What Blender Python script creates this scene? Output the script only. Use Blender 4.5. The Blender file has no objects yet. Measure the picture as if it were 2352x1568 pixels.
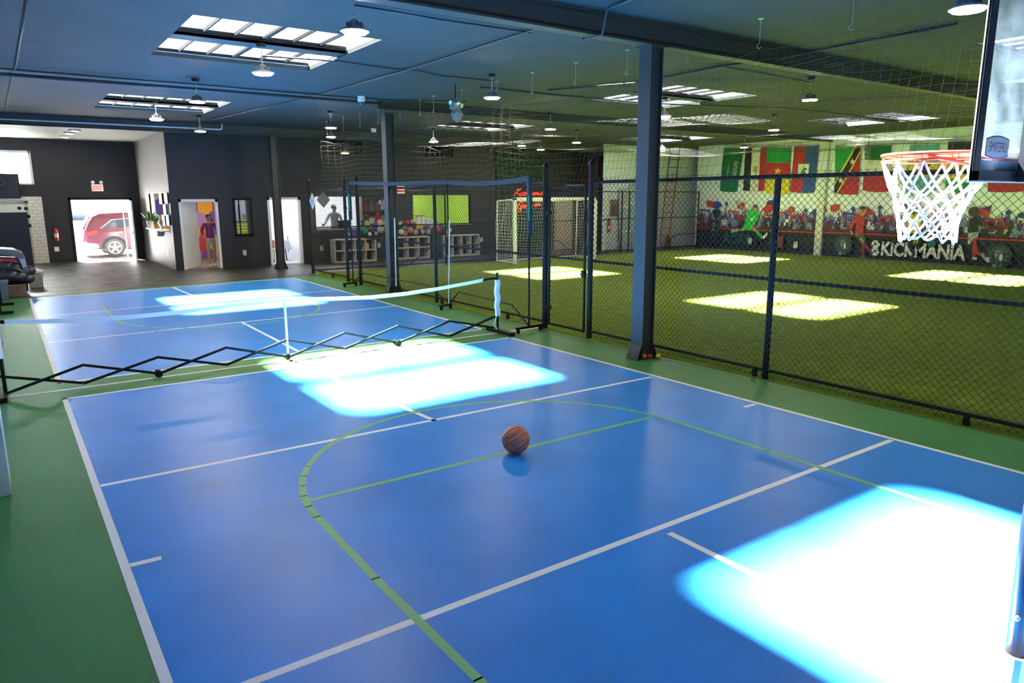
import bpy, bmesh, math, random
from mathutils import Vector, Matrix
random.seed(7)
S = bpy.context.scene
COL = S.collection
W, H, F = 2352, 1568, 1649.49
# ------------------------------------------------------------------ camera
YAW, PIT, ROL = -0.6139, -0.197, -0.0036
CP = Vector((-3.4034, -9.1918, 2.1693))
fw = Vector((-math.sin(YAW)*math.cos(PIT), math.cos(YAW)*math.cos(PIT), math.sin(PIT)))
r0 = Vector((math.cos(YAW), math.sin(YAW), 0)); u0 = r0.cross(fw)
RT = math.cos(ROL)*r0 + math.sin(ROL)*u0; UP = RT.cross(fw)
cd = bpy.data.cameras.new('camera'); cam = bpy.data.objects.new('camera', cd); COL.objects.link(cam)
cd.sensor_width = 36; cd.lens = 36*F/W; cd.clip_start = .05; cd.clip_end = 300
cam.matrix_world = Matrix(((RT.x, UP.x, -fw.x, CP.x), (RT.y, UP.y, -fw.y, CP.y), (RT.z, UP.z, -fw.z, CP.z), (0, 0, 0, 1)))
S.camera = cam
def ray(px, py): return RT*((px-W/2)/F) - UP*((py-H/2)/F) + fw
def atz(px, py, z=0.0):
    d = ray(px, py); return CP + d*((z-CP.z)/d.z)
def atx(px, py, x):
    d = ray(px, py); return CP + d*((x-CP.x)/d.x)
def aty(px, py, y):
    d = ray(px, py); return CP + d*((y-CP.y)/d.y)
# ------------------------------------------------------------------ materials
def lin(c):
    return tuple(((v/255)/12.92 if v/255 <= .04045 else ((v/255+.055)/1.055)**2.4) for v in c)
MATS = {}
def mat(name, c, rough=.6, metal=0, spec=.5, em=0, emc=None, var=0, vscale=3, bump=0, bscale=40, raw=False):
    if name in MATS: return MATS[name]
    m = bpy.data.materials.new(name); m.use_nodes = True; nt = m.node_tree
    b = nt.nodes['Principled BSDF']; col = tuple(c) if raw else lin(c)
    b.inputs['Base Color'].default_value = (*col, 1)
    b.inputs['Roughness'].default_value = rough; b.inputs['Metallic'].default_value = metal
    b.inputs['Specular IOR Level'].default_value = spec
    if em:
        b.inputs['Emission Color'].default_value = (*(lin(emc) if emc else col), 1); b.inputs['Emission Strength'].default_value = em
    if var or bump:
        tc = nt.nodes.new('ShaderNodeTexCoord')
    if var:
        n = nt.nodes.new('ShaderNodeTexNoise'); n.inputs['Scale'].default_value = vscale; n.inputs['Detail'].default_value = 6
        nt.links.new(tc.outputs['Object'], n.inputs['Vector'])
        mr = nt.nodes.new('ShaderNodeMapRange'); mr.inputs[1].default_value = .3; mr.inputs[2].default_value = .7
        mr.inputs[3].default_value = 1-var; mr.inputs[4].default_value = 1+var
        nt.links.new(n.outputs['Fac'], mr.inputs[0])
        mx = nt.nodes.new('ShaderNodeVectorMath'); mx.operation = 'SCALE'; mx.inputs[0].default_value = col
        nt.links.new(mr.outputs[0], mx.inputs['Scale']); nt.links.new(mx.outputs[0], b.inputs['Base Color'])
    if bump:
        n2 = nt.nodes.new('ShaderNodeTexNoise'); n2.inputs['Scale'].default_value = bscale; n2.inputs['Detail'].default_value = 4
        nt.links.new(tc.outputs['Object'], n2.inputs['Vector'])
        bp = nt.nodes.new('ShaderNodeBump'); bp.inputs['Strength'].default_value = bump; bp.inputs['Distance'].default_value = .02
        nt.links.new(n2.outputs['Fac'], bp.inputs['Height']); nt.links.new(bp.outputs[0], b.inputs['Normal'])
    MATS[name] = m; return m
M_blue = mat('court_blue', (.026, .25, .76), .36, spec=.22, var=.11, vscale=1.3, raw=True)
M_green = mat('court_green', (.050, .21, .066), .5, spec=.25, var=.08, vscale=1.5, raw=True)
M_line = mat('line_white', (.80, .82, .84), .5, raw=True)
M_lgreen = mat('line_green', (.15, .46, .20), .5, raw=True)
M_turf = mat('turf', (.150, .225, .030), .9, spec=.03, var=.22, vscale=5, bump=.7, bscale=60, raw=True)
M_ceil = mat('ceiling_paint', (.043, .050, .050), .75, spec=.3, var=.12, vscale=1.2, raw=True)
M_char = mat('charcoal_paint', (.028, .029, .034), .6, spec=.35, var=.08, vscale=2, raw=True)
M_grey = mat('grey_paint', (.16, .15, .15), .6, raw=True)
M_white = mat('white_paint', (.74, .75, .74), .6, raw=True)
M_cream = mat('cream_paint', (.62, .58, .52), .7, raw=True)
M_black = mat('black_metal', (.007, .0075, .008), .45, spec=.2, raw=True)
M_mesh = mat('black_vinyl_wire', (.010, .012, .014), .45, spec=.5, raw=True)
M_navy = mat('navy_steel', (.040, .042, .039), .5, spec=.35, var=.05, raw=True)
M_steel = mat('galvanised_steel', (.55, .57, .6), .35, metal=.9, raw=True)
M_whiteplastic = mat('white_plastic', (.8, .8, .8), .4, raw=True)
M_cord = mat('net_cord', (.085, .085, .085), .8, spec=.2, raw=True)
M_netwhite = mat('white_net_cord', (.8, .8, .8), .8, raw=True)
M_lamp = mat('lamp_lens', (1, .95, .86), .5, em=170, emc=(255, 236, 205), raw=True)
M_rubber = mat('black_rubber', (.015, .015, .016), .7, raw=True)
# ------------------------------------------------------------------ geometry helpers
class MB:
    def __init__(s): s.v = []; s.f = []; s.mi = []; s.mats = []
    def _m(s, m):
        if m not in s.mats: s.mats.append(m)
        return s.mats.index(m)
    def add(s, vs, fs, m=None):
        o = len(s.v); s.v += [tuple(v) for v in vs]; k = s._m(m)
        for f in fs: s.f.append(tuple(i+o for i in f)); s.mi.append(k)
        return s
    def box(s, x0, x1, y0, y1, z0, z1, m=None):
        return s.add([(x, y, z) for x in (x0, x1) for y in (y0, y1) for z in (z0, z1)],
                     [(0, 1, 3, 2), (4, 6, 7, 5), (0, 4, 5, 1), (2, 3, 7, 6), (0, 2, 6, 4), (1, 5, 7, 3)], m)
    def obox(s, c, ax, ay, az, m=None):
        c = Vector(c); vs = [c+i*Vector(ax)+j*Vector(ay)+k*Vector(az) for i in (-1, 1) for j in (-1, 1) for k in (-1, 1)]
        return s.add(vs, [(0, 1, 3, 2), (4, 6, 7, 5), (0, 4, 5, 1), (2, 3, 7, 6), (0, 2, 6, 4), (1, 5, 7, 3)], m)
    def bar(s, a, b, w, h=None, m=None, up=(0, 0, 1)):
        a = Vector(a); b = Vector(b); d = (b-a).normalized(); u = Vector(up)
        if abs(d.dot(u)) > .98: u = Vector((1, 0, 0))
        sx = d.cross(u).normalized(); uz = sx.cross(d); h = h or w
        return s.obox((a+b)/2, (b-a)/2, sx*w/2, uz*h/2, m)
    def tube(s, pts, r, n=8, m=None, caps=True, closed=False):
        pts = [Vector(p) for p in pts]; N = len(pts); vs = []; fs = []; pu = None
        for i, p in enumerate(pts):
            if closed: d = (pts[(i+1) % N]-pts[i-1]).normalized()
            else:
                d = Vector()
                if i > 0: d += (p-pts[i-1]).normalized()
                if i < N-1: d += (pts[i+1]-p).normalized()
                d = d.normalized() if d.length > 1e-6 else Vector((0, 0, 1))
            if pu is None:
                u = Vector((0, 0, 1)) if abs(d.z) < .9 else Vector((1, 0, 0))
            else: u = pu
            x = d.cross(u).normalized(); u = x.cross(d).normalized(); pu = u
            rr = r[i] if isinstance(r, (list, tuple)) else r
            for k in range(n):
                a = 2*math.pi*k/n + math.pi/n
                vs.append(p + x*math.cos(a)*rr + u*math.sin(a)*rr)
        for i in range(N if closed else N-1):
            for k in range(n):
                j = (i+1) % N
                fs.append((i*n+k, i*n+(k+1) % n, j*n+(k+1) % n, j*n+k))
        if caps and not closed:
            fs.append(tuple(range(n-1, -1, -1))); fs.append(tuple((N-1)*n+k for k in range(n)))
        return s.add(vs, fs, m)
    def lathe(s, prof, c=(0, 0, 0), n=20, m=None, axis='z'):
        vs = []; fs = []; c = Vector(c)
        for r, z in prof:
            for k in range(n):
                a = 2*math.pi*k/n; p = (r*math.cos(a), r*math.sin(a), z)
                if axis == 'y': p = (p[0], p[2], p[1])
                if axis == 'x': p = (p[2], p[0], p[1])
                vs.append(c+Vector(p))
        for i in range(len(prof)-1):
            for k in range(n): fs.append((i*n+k, i*n+(k+1) % n, (i+1)*n+(k+1) % n, (i+1)*n+k))
        fs.append(tuple(range(n-1, -1, -1))); fs.append(tuple((len(prof)-1)*n+k for k in range(n)))
        return s.add(vs, fs, m)
    def sphere(s, c, r, m=None, nu=16, nv=10, sc=(1, 1, 1)):
        vs = []; fs = []; c = Vector(c)
        for i in range(nv+1):
            t = math.pi*i/nv
            for k in range(nu):
                a = 2*math.pi*k/nu
                vs.append(c+Vector((r*sc[0]*math.sin(t)*math.cos(a), r*sc[1]*math.sin(t)*math.sin(a), r*sc[2]*math.cos(t))))
        for i in range(nv):
            for k in range(nu):
                fs.append((i*nu+k, (i+1)*nu+k, (i+1)*nu+(k+1) % nu, i*nu+(k+1) % nu))
        return s.add(vs, fs, m)
    def prism(s, poly, d, m=None):
        poly = [Vector(p) for p in poly]; n = len(poly); d = Vector(d)
        return s.add(poly+[p+d for p in poly], [tuple(range(n-1, -1, -1)), tuple(range(n, 2*n))]+[(i, (i+1) % n, n+(i+1) % n, n+i) for i in range(n)], m)
    def flat(s, poly, m=None): return s.add(poly, [tuple(range(len(poly)))], m)
    def build(s, name, m=None, parent=None, smooth=False, bevel=0):
        me = bpy.data.meshes.new(name); me.from_pydata(s.v, [], s.f)
        ms = [x if x is not None else m for x in s.mats]
        for x in ms: me.materials.append(x)
        for p, k in zip(me.polygons, s.mi): p.material_index = k; p.use_smooth = smooth
        bm = bmesh.new(); bm.from_mesh(me)
        if s.recalc: bmesh.ops.recalc_face_normals(bm, faces=bm.faces)
        bm.to_mesh(me); bm.free(); me.update()
        o = bpy.data.objects.new(name, me); COL.objects.link(o)
        if parent is not None:
            o.parent = parent; o.matrix_parent_inverse = Matrix.Translation(-parent.location)
            if parent.rotation_euler.z: o.matrix_parent_inverse = parent.matrix_basis.inverted()
        if bevel:
            b = o.modifiers.new('bevel', 'BEVEL'); b.width = bevel; b.segments = 2; b.limit_method = 'ANGLE'
        return o
    recalc = True
def tag(o, label, cat, group=None, kind=None):
    o['label'] = label; o['category'] = cat
    if group: o['group'] = group
    if kind: o['kind'] = kind
    return o
def empty(name, loc, label, cat, group=None):
    o = bpy.data.objects.new(name, None); o.empty_display_size = .1; COL.objects.link(o); o.location = loc
    return tag(o, label, cat, group)
def struct(o): o['kind'] = 'structure'; return o
def sempty(name, loc):
    o = bpy.data.objects.new(name, None); COL.objects.link(o); o.location = loc; o['kind'] = 'structure'; return o
def place(o, loc):            # move a copied tree
    o.location = loc; return o
def dup(root, loc, label=None):
    r = root.copy(); COL.objects.link(r); r.location = loc
    if label: r['label'] = label
    for ch in list(root.children):
        c = ch.copy(); COL.objects.link(c); c.parent = r; c.matrix_parent_inverse = ch.matrix_parent_inverse.copy()
        for g in list(ch.children):
            d = g.copy(); COL.objects.link(d); d.parent = c; d.matrix_parent_inverse = g.matrix_parent_inverse.copy()
    return r
def text_mesh(s, size, bold=0.0, shear=0.0, extrude=0.0):
    cu = bpy.data.curves.new('t', 'FONT'); cu.body = s; cu.size = size; cu.offset = bold; cu.shear = shear; cu.extrude = extrude
    cu.align_x = 'CENTER'; cu.align_y = 'CENTER'; cu.resolution_u = 3
    o = bpy.data.objects.new('t', cu); COL.objects.link(o); bpy.context.view_layer.update()
    me = bpy.data.meshes.new_from_object(o.evaluated_get(bpy.context.evaluated_depsgraph_get()))
    bpy.data.objects.remove(o); return me
def add_text(mb, s, c, ex, ey, size, m, bold=0.0, shear=0.0, width=None, height=None, thick=None):
    """lettering lying in the plane spanned by ex, ey, centred on c"""
    me = text_mesh(s, size, bold, shear); ex = Vector(ex).normalized(); ey = Vector(ey).normalized(); c = Vector(c)
    xs = [v.co.x for v in me.vertices]; ys = [v.co.y for v in me.vertices]
    cx = (min(xs)+max(xs))/2; cy = (min(ys)+max(ys))/2
    sx = width/(max(xs)-min(xs)) if width else 1; sy = height/(max(ys)-min(ys)) if height else sx
    mb.add([c+ex*(v.co.x-cx)*sx+ey*(v.co.y-cy)*sy for v in me.vertices], [tuple(p.vertices) for p in me.polygons], m)
    bpy.data.meshes.remove(me)
def grid_holes(u0, u1, v0, v1, holes):
    us = sorted({u0, u1}|{h[0] for h in holes}|{h[1] for h in holes}); vs = sorted({v0, v1}|{h[2] for h in holes}|{h[3] for h in holes})
    us = [u for u in us if u0 <= u <= u1]; vs = [v for v in vs if v0 <= v <= v1]
    for a, b in zip(us, us[1:]):
        for c, d in zip(vs, vs[1:]):
            um, vm = (a+b)/2, (c+d)/2
            if not any(h[0] < um < h[1] and h[2] < vm < h[3] for h in holes): yield a, b, c, d
def wall_y(name, y, x0, x1, z0, z1, holes, m, t=.12):
    mb = MB(); mb.recalc = False
    for a, b, c, d in grid_holes(x0, x1, z0, z1, holes): mb.box(a, b, y, y+t, c, d)
    return struct(mb.build(name, m))
def wall_x(name, x, y0, y1, z0, z1, holes, m, t=.12):
    mb = MB(); mb.recalc = False
    for a, b, c, d in grid_holes(y0, y1, z0, z1, holes): mb.box(x, x+t, a, b, c, d)
    return struct(mb.build(name, m))
ORD = ['first', 'second', 'third', 'fourth', 'fifth', 'sixth', 'seventh', 'eighth', 'ninth', 'tenth', 'eleventh', 'twelfth', 'thirteenth', 'fourteenth', 'fifteenth', 'sixteenth']
CZ = 4.33          # ceiling height
XW = 21.8          # mural wall
YB = 15.1          # back wall face
# ------------------------------------------------------------------ floor and markings
mb = MB(); mb.box(-4.2, 3.93, -13, 10.9, -.05, 0); struct(mb.build('floor', M_green))
# dark rubber tiles of the entrance
def tile_mat():
    m = mat('rubber_tiles', (.045, .045, .048), .42, spec=.5, raw=True); nt = m.node_tree; b = nt.nodes['Principled BSDF']
    tc = nt.nodes.new('ShaderNodeTexCoord'); br = nt.nodes.new('ShaderNodeTexBrick'); nt.links.new(tc.outputs['Object'], br.inputs['Vector'])
    br.offset = 0; br.inputs['Scale'].default_value = 1; br.inputs['Brick Width'].default_value = 1.0; br.inputs['Row Height'].default_value = 1.0
    br.inputs['Mortar Size'].default_value = .03; br.inputs['Color1'].default_value = (.036, .035, .036, 1); br.inputs['Color2'].default_value = (.028, .028, .030, 1)
    br.inputs['Mortar'].default_value = (.012, .012, .013, 1); nt.links.new(br.outputs['Color'], b.inputs['Base Color'])
    n = nt.nodes.new('ShaderNodeTexNoise'); n.inputs['Scale'].default_value = 2; nt.links.new(tc.outputs['Object'], n.inputs['Vector'])
    mr = nt.nodes.new('ShaderNodeMapRange'); mr.inputs[3].default_value = .3; mr.inputs[4].default_value = .6
    nt.links.new(n.outputs['Fac'], mr.inputs[0]); nt.links.new(mr.outputs[0], b.inputs['Roughness'])
    return m
tl, tr = atz(60, 683.5), atz(715, 630)
mb = MB(); mb.box(-4.2, 24, 10.9, 21, -.06, -.002)
mb.prism([(-4.2, tl.y-.1, .0), (tl.x, tl.y, .0), (tr.x, tr.y, .0), (tr.x, 11.6, .0), (24, 11.6, 0), (24, 21, 0), (-4.2, 21, 0)], (0, 0, .003)); struct(mb.build('floor_tiles', tile_mat()))
mb = MB(); mb.box(3.93, 21.8, -13, 11.55, -.05, .012); o = struct(mb.build('floor_turf', M_turf))
# blue courts : corners measured on the floor
A = dict(fl=atz(142.1, 915.5), fr=atz(1173, 774.5), nl=atz(367.1, 1568), nr=atz(2352, 1085))
def ext(a, b, y): t = (y-a.y)/(b.y-a.y); return a+(b-a)*t
A['nl'] = ext(A['fl'], A['nl'], -10.6); A['nr'] = ext(A['fr'], A['nr'], -10.6)
B = dict(fl=atz(66.1, 685.4), fr=atz(676, 637.8), nl=atz(130.8, 881.7), nr=atz(1113, 756.2))
def slab(pts, z, t=.0012): return [Vector((p[0], p[1], z)) for p in pts], (0, 0, t)
for c in (A, B):
    mb = MB(); mb.prism(*slab([c['fl'], c['fr'], c['nr'], c['nl']], .0004)); struct(mb.build('floor_court', M_blue))
LW = .051
lines = MB()
def strip(mb, a, b, w=LW, z=.0018, side=0):
    z = {.0018: .0016, .003: .0020, .0042: .0023}.get(z, z)
    a = Vector((a[0], a[1], 0)); b = Vector((b[0], b[1], 0)); d = (b-a).normalized(); n = Vector((-d.y, d.x, 0))
    o0, o1 = (-w/2, w/2) if side == 0 else ((0, w) if side > 0 else (-w, 0))
    mb.prism(*slab([a+n*o0, b+n*o0, b+n*o1, a+n*o1], .0003, z))
def pstrip(mb, p, q, w=LW, z=.0018, side=0): strip(mb, atz(*p), atz(*q), w, z, side)
strip(lines, A['fl'], A['fr'], side=-1); strip(lines, A['fl'], A['nl'], side=1); strip(lines, A['fr'], A['nr'], side=-1)
pstrip(lines, (228, 1116.3), (1497, 865.7)); pstrip(lines, (574, 1568), (2047.5, 1010.8)); lp = atz(574, 1568); rp = atz(2047.5, 1010.8)
strip(lines, lp, lp+(lp-rp)*.3)
pstrip(lines, (296.5, 1299), (370.5, 1281)); pstrip(lines, (1735, 928), (1709, 935))
c1 = atz(1537, 1224); strip(lines, c1, (0, -10.6)); pstrip(lines, (999, 966), (685, 834))
strip(lines, B['fl'], B['fr'], side=-1); strip(lines, B['fl'], B['nl'], side=1); strip(lines, B['fr'], B['nr'], side=-1); strip(lines, B['nl'], B['nr'], side=1)
pstrip(lines, (88.7, 727.1), (771.9, 665.9)); pstrip(lines, (109.7, 786.8), (357, 760.5)); pstrip(lines, (363, 759.7), (911.8, 702.6))
pstrip(lines, (98.3, 753.9), (125, 752)); pstrip(lines, (555.7, 740.1), (684.9, 806.5)); pstrip(lines, (397.6, 660.2), (470, 690))
pstrip(lines, (16, 912.5), (1250, 750.5)); strip(lines, (-3.9, .43), atz(16, 912.5))
struct(lines.build('floor_marking', M_line))
gl = MB()
arc = [(-1.84, -9.6), (-1.845, -6.7), (-1.85, -5.6)]+[(1.83*math.cos(a), -4.6+1.83*math.sin(a)) for a in [math.pi-i*math.pi/28 for i in range(29)]]+[(1.85, -5.6), (1.86, -9.6)]
def ribbon(mb, pts, w, z):
    for a, b in zip(pts, pts[1:]):
        a = Vector((*a, 0)); b = Vector((*b, 0)); d = (b-a).normalized()*.006; strip(mb, a-d, b+d, w, z)
ribbon(gl, arc, .052, .003); pstrip(gl, (694, 1153.5), (1497, 957.5), .05, .0042)
ribbon(gl, [(x, .9-y) for x, y in arc if y > -8.9], .052, .003)
struct(gl.build('floor_marking', M_lgreen))
# ------------------------------------------------------------------ skylights and ceiling
SKY = []
for cx0, cx1 in ((-1.22, 1.24), (7.75, 10.35), (16.0, 18.6)):
    for cy0, cy1 in ((-6.9, -3.9), (.5, 3.45), (8.45, 11.3)):
        if cx0 > 5: cy0 += .55; cy1 += .45
        SKY.append((8.4, 10.9, -6.9, -3.95) if 5 < cx0 < 10 and cy0 < -5 else (-1.0, cx1, cy0, cy1) if cx0 < 0 and cy0 < -5 else (cx0, cx1, cy0, cy1))
mb = MB(); mb.recalc = False
for a, b, c, d in grid_holes(-4.2, 24.2, -13, 21.1, SKY): mb.box(a, b, c, d, CZ, CZ+.06)
struct(mb.build('ceiling', M_ceil))
def glass_mat():
    m = bpy.data.materials.new('wired_glass'); m.use_nodes = True; nt = m.node_tree; nt.nodes.clear()
    out = nt.nodes.new('ShaderNodeOutputMaterial'); tr = nt.nodes.new('ShaderNodeBsdfTransparent'); di = nt.nodes.new('ShaderNodeBsdfTranslucent'); mx = nt.nodes.new('ShaderNodeMixShader')
    tc = nt.nodes.new('ShaderNodeTexCoord'); wv = nt.nodes.new('ShaderNodeTexWave'); wv.inputs['Scale'].default_value = 10; wv.bands_direction = 'X'
    nt.links.new(tc.outputs['Object'], wv.inputs['Vector'])
    cr = nt.nodes.new('ShaderNodeMapRange'); cr.inputs[1].default_value = .25; cr.inputs[2].default_value = .6; cr.inputs[3].default_value = .48; cr.inputs[4].default_value = .88
    nt.links.new(wv.outputs['Fac'], cr.inputs[0]); nt.links.new(cr.outputs[0], tr.inputs['Color'])
    di.inputs['Color'].default_value = (.5, .55, .6, 1); mx.inputs[0].default_value = .018
    nt.links.new(tr.outputs[0], mx.inputs[1]); nt.links.new(di.outputs[0], mx.inputs[2]); nt.links.new(mx.outputs[0], out.inputs['Surface']); return m
M_glass = glass_mat(); M_curb = mat('skylight_curb', (.55, .58, .62), .6, raw=True)
SLAB = ['court skylight right above the camera side of the near court', 'large wired-glass skylight above the near blue court', 'wired-glass skylight over the far court before the entrance',
        'turf skylight nearest the basketball hoop side', 'wired-glass turf skylight behind the top of the near column', 'wired-glass turf skylight above the net by the wall screens',
        'turf skylight nearest the mural wall and the hoop', 'wired-glass skylight above the wall of hanging flags', 'narrow-looking skylight above the white corner with the ladder']
def skylight(x0, x1, y0, y1, lab):
    r = empty('skylight', ((x0+x1)/2, (y0+y1)/2, CZ), lab, 'skylight', 'rectangular roof skylights')
    ym = (y0+y1)/2; zt = CZ+.14; t = .03
    mb = MB(); mb.box(x0-t, x0, y0-t, y1+t, CZ+.06, zt); mb.box(x1, x1+t, y0-t, y1+t, CZ+.06, zt); mb.box(x0, x1, y0-t, y0, CZ+.06, zt); mb.box(x0, x1, y1, y1+t, CZ+.06, zt)
    mb.build('curb', M_curb, r)
    mb = MB(); mb.box(x0, x1, ym-.17, ym+.17, CZ+.02, CZ+.06); mb.box(x0, x1, ym-.17, ym-.15, CZ+.02, zt); mb.box(x0, x1, ym+.15, ym+.17, CZ+.02, zt); mb.build('centre_beam', M_navy, r)
    for ya, yb in ((y0, ym-.17), (ym+.17, y1)):
        mb = MB(); mb.box(x0, x1, ya, yb, CZ+.115, CZ+.119); mb.build('glass_pane', M_glass, r)
        mb = MB(); n = 6
        for i in range(1, n):
            x = x0+(x1-x0)*i/n; w = .03 if i == 3 else .012
            mb.box(x-w, x+w, ya, yb, CZ+.075, CZ+.113)
        for yy in (ya+.02, yb-.02): mb.box(x0, x1, yy-.02, yy+.02, CZ+.075, CZ+.113)
        mb.build('frame_bar', M_black, r)
for s, l in zip(SKY, SLAB):
    skylight(*s, l)
# ------------------------------------------------------------------ walls
PANE = []
d1 = (1.25, 2.26, 0, 2.12); d2 = (3.95, 4.92, 0, 2.17); w1 = (5.5, 8.53, 1.16, 2.24); w2 = (9.18, 11.73, 1.22, 2.29)
mb = MB(); mb.box(.95, 1.05, YB-.004, YB, 0, CZ); struct(mb.build('wall_edge', M_char))
wall_y('wall_back', YB, 1.05, 17.1, 0, CZ, [d1, d2, w1, w2], M_char)
wall_y('wall_back_white', 13.5, 17.1, 24.0, 0, CZ, [], mat('cool_white_paint', (.70, .75, .84), .6, raw=True))
wall_x('wall_return', 17.1, 13.5, YB, 0, CZ, [], M_char)
ex = (-1.25, .60, 0, 2.16); hw = (-4.2, -2.27, 2.70, 3.78)
wall_y('wall_exit', 20.8, -4.2, .95, 0, CZ, [ex, (-3.6, -2.27, 2.70, 3.78)], M_char)
so = (15.55, 18.75, 1.17, 2.36)
wall_x('wall_side', .95, YB, 20.8, 0, CZ, [so], M_grey, .1)
wall_x('wall_left', -4.2, -13, 20.9, 0, CZ, [], M_white, .1)
wall_y('wall_front', -13, -4.2, 21.9, 0, CZ, [], M_char)
M_wallr = mat('cool_white_paint', (.70, .75, .84), .6, raw=True)
wall_x('wall_right', XW, -13, 12.45, 0, CZ, [], M_wallr, .3)
wall_x('wall_right_corner', 23.9, 12.45, 13.5, 0, CZ, [], M_white, .1)
wall_y('wall_right_end', 12.35, 22.1, 24.0, 0, CZ, [], M_white, .1)
mb = MB(); mb.box(-4.1, .95, 15.1, 20.8, CZ-.12, CZ-.005); struct(mb.build('ceiling_entrance', mat('ceiling_lit', (.17, .16, .135), .7, raw=True)))  # same ceiling, painted paler to stand for the light falling on it
# pilasters of the left wall
M_pil = mat('pale_pilaster_paint', (.55, .66, .70), .6, raw=True)
for i, (y0, x1) in enumerate(((-2.89, -3.56), (4.15, -3.56))):
    mb = MB(); mb.box(-4.1, x1, y0, y0+.45, 0, CZ); struct(mb.build('trim_%d' % (i+1), M_pil))
# skirting
mb = MB(); mb.box(XW-.02, XW, -13, 12.45, .012, .1); struct(mb.build('baseboard_right', M_char))
mb = MB(); mb.box(XW-.14, XW, 6.28, 6.55, .012, CZ); struct(mb.build('trim_3', mat('pilaster_white', (.6, .6, .58), .6, raw=True)))
# rooms behind the back wall
M_room = mat('room_white', (.82, .84, .86), .6, raw=True); M_rfloor = mat('room_floor', (.55, .55, .57), .4, raw=True); M_lime = mat('lime_paint', (.42, .62, .06), .6, raw=True); M_bluep = mat('blue_wainscot', (.01, .16, .62), .5, raw=True)
def room(x0, x1, y1, m, fm=M_rfloor):
    y0 = YB+.12
    mb = MB(); mb.recalc = False
    mb.box(x0, x1, y1, y1+.05, 0, 2.9); mb.box(x0-.05, x0, y0, y1, 0, 2.9); mb.box(x1, x1+.05, y0, y1, 0, 2.9); mb.box(x0, x1, y0, y1, 2.9, 2.95)
    struct(mb.build('wall_room', m)); mb = MB(); mb.box(x0, x1, y0, y1, .004, .008); struct(mb.build('floor_room', fm))
room(1.06, 3.62, 19.6, M_cream, mat('office_floor', (.10, .085, .08), .5, raw=True)); room(3.72, 5.3, 17.6, M_room); room(5.4, 8.9, 18.6, M_room); room(9.0, 12.2, 18.0, M_lime)
# remove the part of the office side wall that closes the reception opening : the side wall itself forms that face
for o in list(bpy.data.objects):
    if o.name == 'wall_room':
        me = o.data; bm = bmesh.new(); bm.from_mesh(me)
        bmesh.ops.delete(bm, geom=[f for f in bm.faces if f.calc_center_median().x < 1.08], context='FACES'); bm.to_mesh(me); bm.free()
def area(loc, size, power, col=(1, 1, 1), rot=(0, 0, 0)):
    l = bpy.data.lights.new('room_light', 'AREA'); l.size = size; l.energy = power; l.color = col
    o = bpy.data.objects.new('room_light', l); COL.objects.link(o); o.location = loc; o.rotation_euler = rot
area((2.4, 17.2, 2.85), 1.2, 45, (1, .93, .85)); area((4.5, 16.5, 2.85), 1, 30, (.92, .96, 1)); area((7, 16.9, 2.85), 1.6, 60, (.92, .96, 1)); area((10.5, 16.6, 2.85), 1.4, 34)
# door frames and doors
def casing(name, x0, x1, z1, y=YB, w=.07, m=M_white):
    mb = MB(); mb.box(x0-w, x0+.01, y-.02, y+.14, 0, z1+w); mb.box(x1-.01, x1+w, y-.02, y+.14, 0, z1+w); mb.box(x0-w, x1+w, y-.02, y+.14, z1-.01, z1+w)
    return struct(mb.build(name, m))
c = casing('door_1', 1.25, 2.26, 2.10)
hd = math.radians(52)      # the leaf swings into the office
p0 = Vector((1.28, YB+.13, 0)); dx = Vector((math.cos(hd), math.sin(hd), 0)); nn = Vector((-dx.y, dx.x, 0))*.02
mb = MB(); mb.obox(p0+dx*.46+Vector((0, 0, 1.045)), dx*.46, nn, (0, 0, 1.035)); leaf = mb.build('door_leaf', mat('door_white', (.72, .74, .72), .5, raw=True), c)
mb = MB(); q = p0+dx*.86+Vector((0, 0, .98))
for s in (1, -1): mb.tube([q+nn*s, q+nn*s*3.2, q+nn*s*3.2-dx*.1], .011, 8)
mb.build('door_handle', M_steel, leaf)
casing('door_2', 3.95, 4.92, 2.15)
# window trims
for i, w in enumerate((w1, w2)):
    mb = MB(); t = .035
    for a, b, cc, d in ((w[0]-t, w[0], w[2]-t, w[3]+t), (w[1], w[1]+t, w[2]-t, w[3]+t), (w[0], w[1], w[2]-t, w[2]), (w[0], w[1], w[3], w[3]+t)): mb.box(a, b, YB-.015, YB+.12, cc, d)
    o = struct(mb.build('window_%d' % (i+1), M_black))
    mb = MB(); mb.box(w[0], w[1], YB-.06, YB+.02, w[2]-.05, w[2]-.03); mb.build('window_sill', M_white, o)
    if i == 0: mb = MB(); mb.box(7.02, 7.08, YB, YB+.08, w[2], w[3]); mb.build('mullion', M_white, o)
mb = MB()
for a, b, cc, d in ((-3.62, -2.27, 3.72, 3.80), (-2.33, -2.25, 2.68, 3.80), (-3.62, -2.27, 2.68, 2.72)): mb.box(a, b, 20.77, 20.92, cc, d)
struct(mb.build('window_3', M_white))
# exit doorway : frame, open glazed leaf at the right
mb = MB(); mb.box(-1.33, -1.25, 20.76, 20.93, 0, 2.24); mb.box(.60, .68, 20.76, 20.93, 0, 2.24); mb.box(-1.33, .68, 20.76, 20.93, 2.16, 2.24); c = struct(mb.build('door_3', M_black))
mb = MB(); mb.box(.52, .57, 19.95, 20.78, .02, 2.13); leaf = mb.build('door_leaf', M_white, c)
mb = MB(); mb.box(.49, .52, 20.0, 20.7, .95, 1.05); mb.build('push_bar', M_steel, leaf)
mb = MB(); mb.box(.36, .39, 20.86, 20.89, .0, 2.1); mb.box(.36, .6, 20.86, 20.89, 2.06, 2.1); mb.build('door_stile', M_whiteplastic, c)
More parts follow.
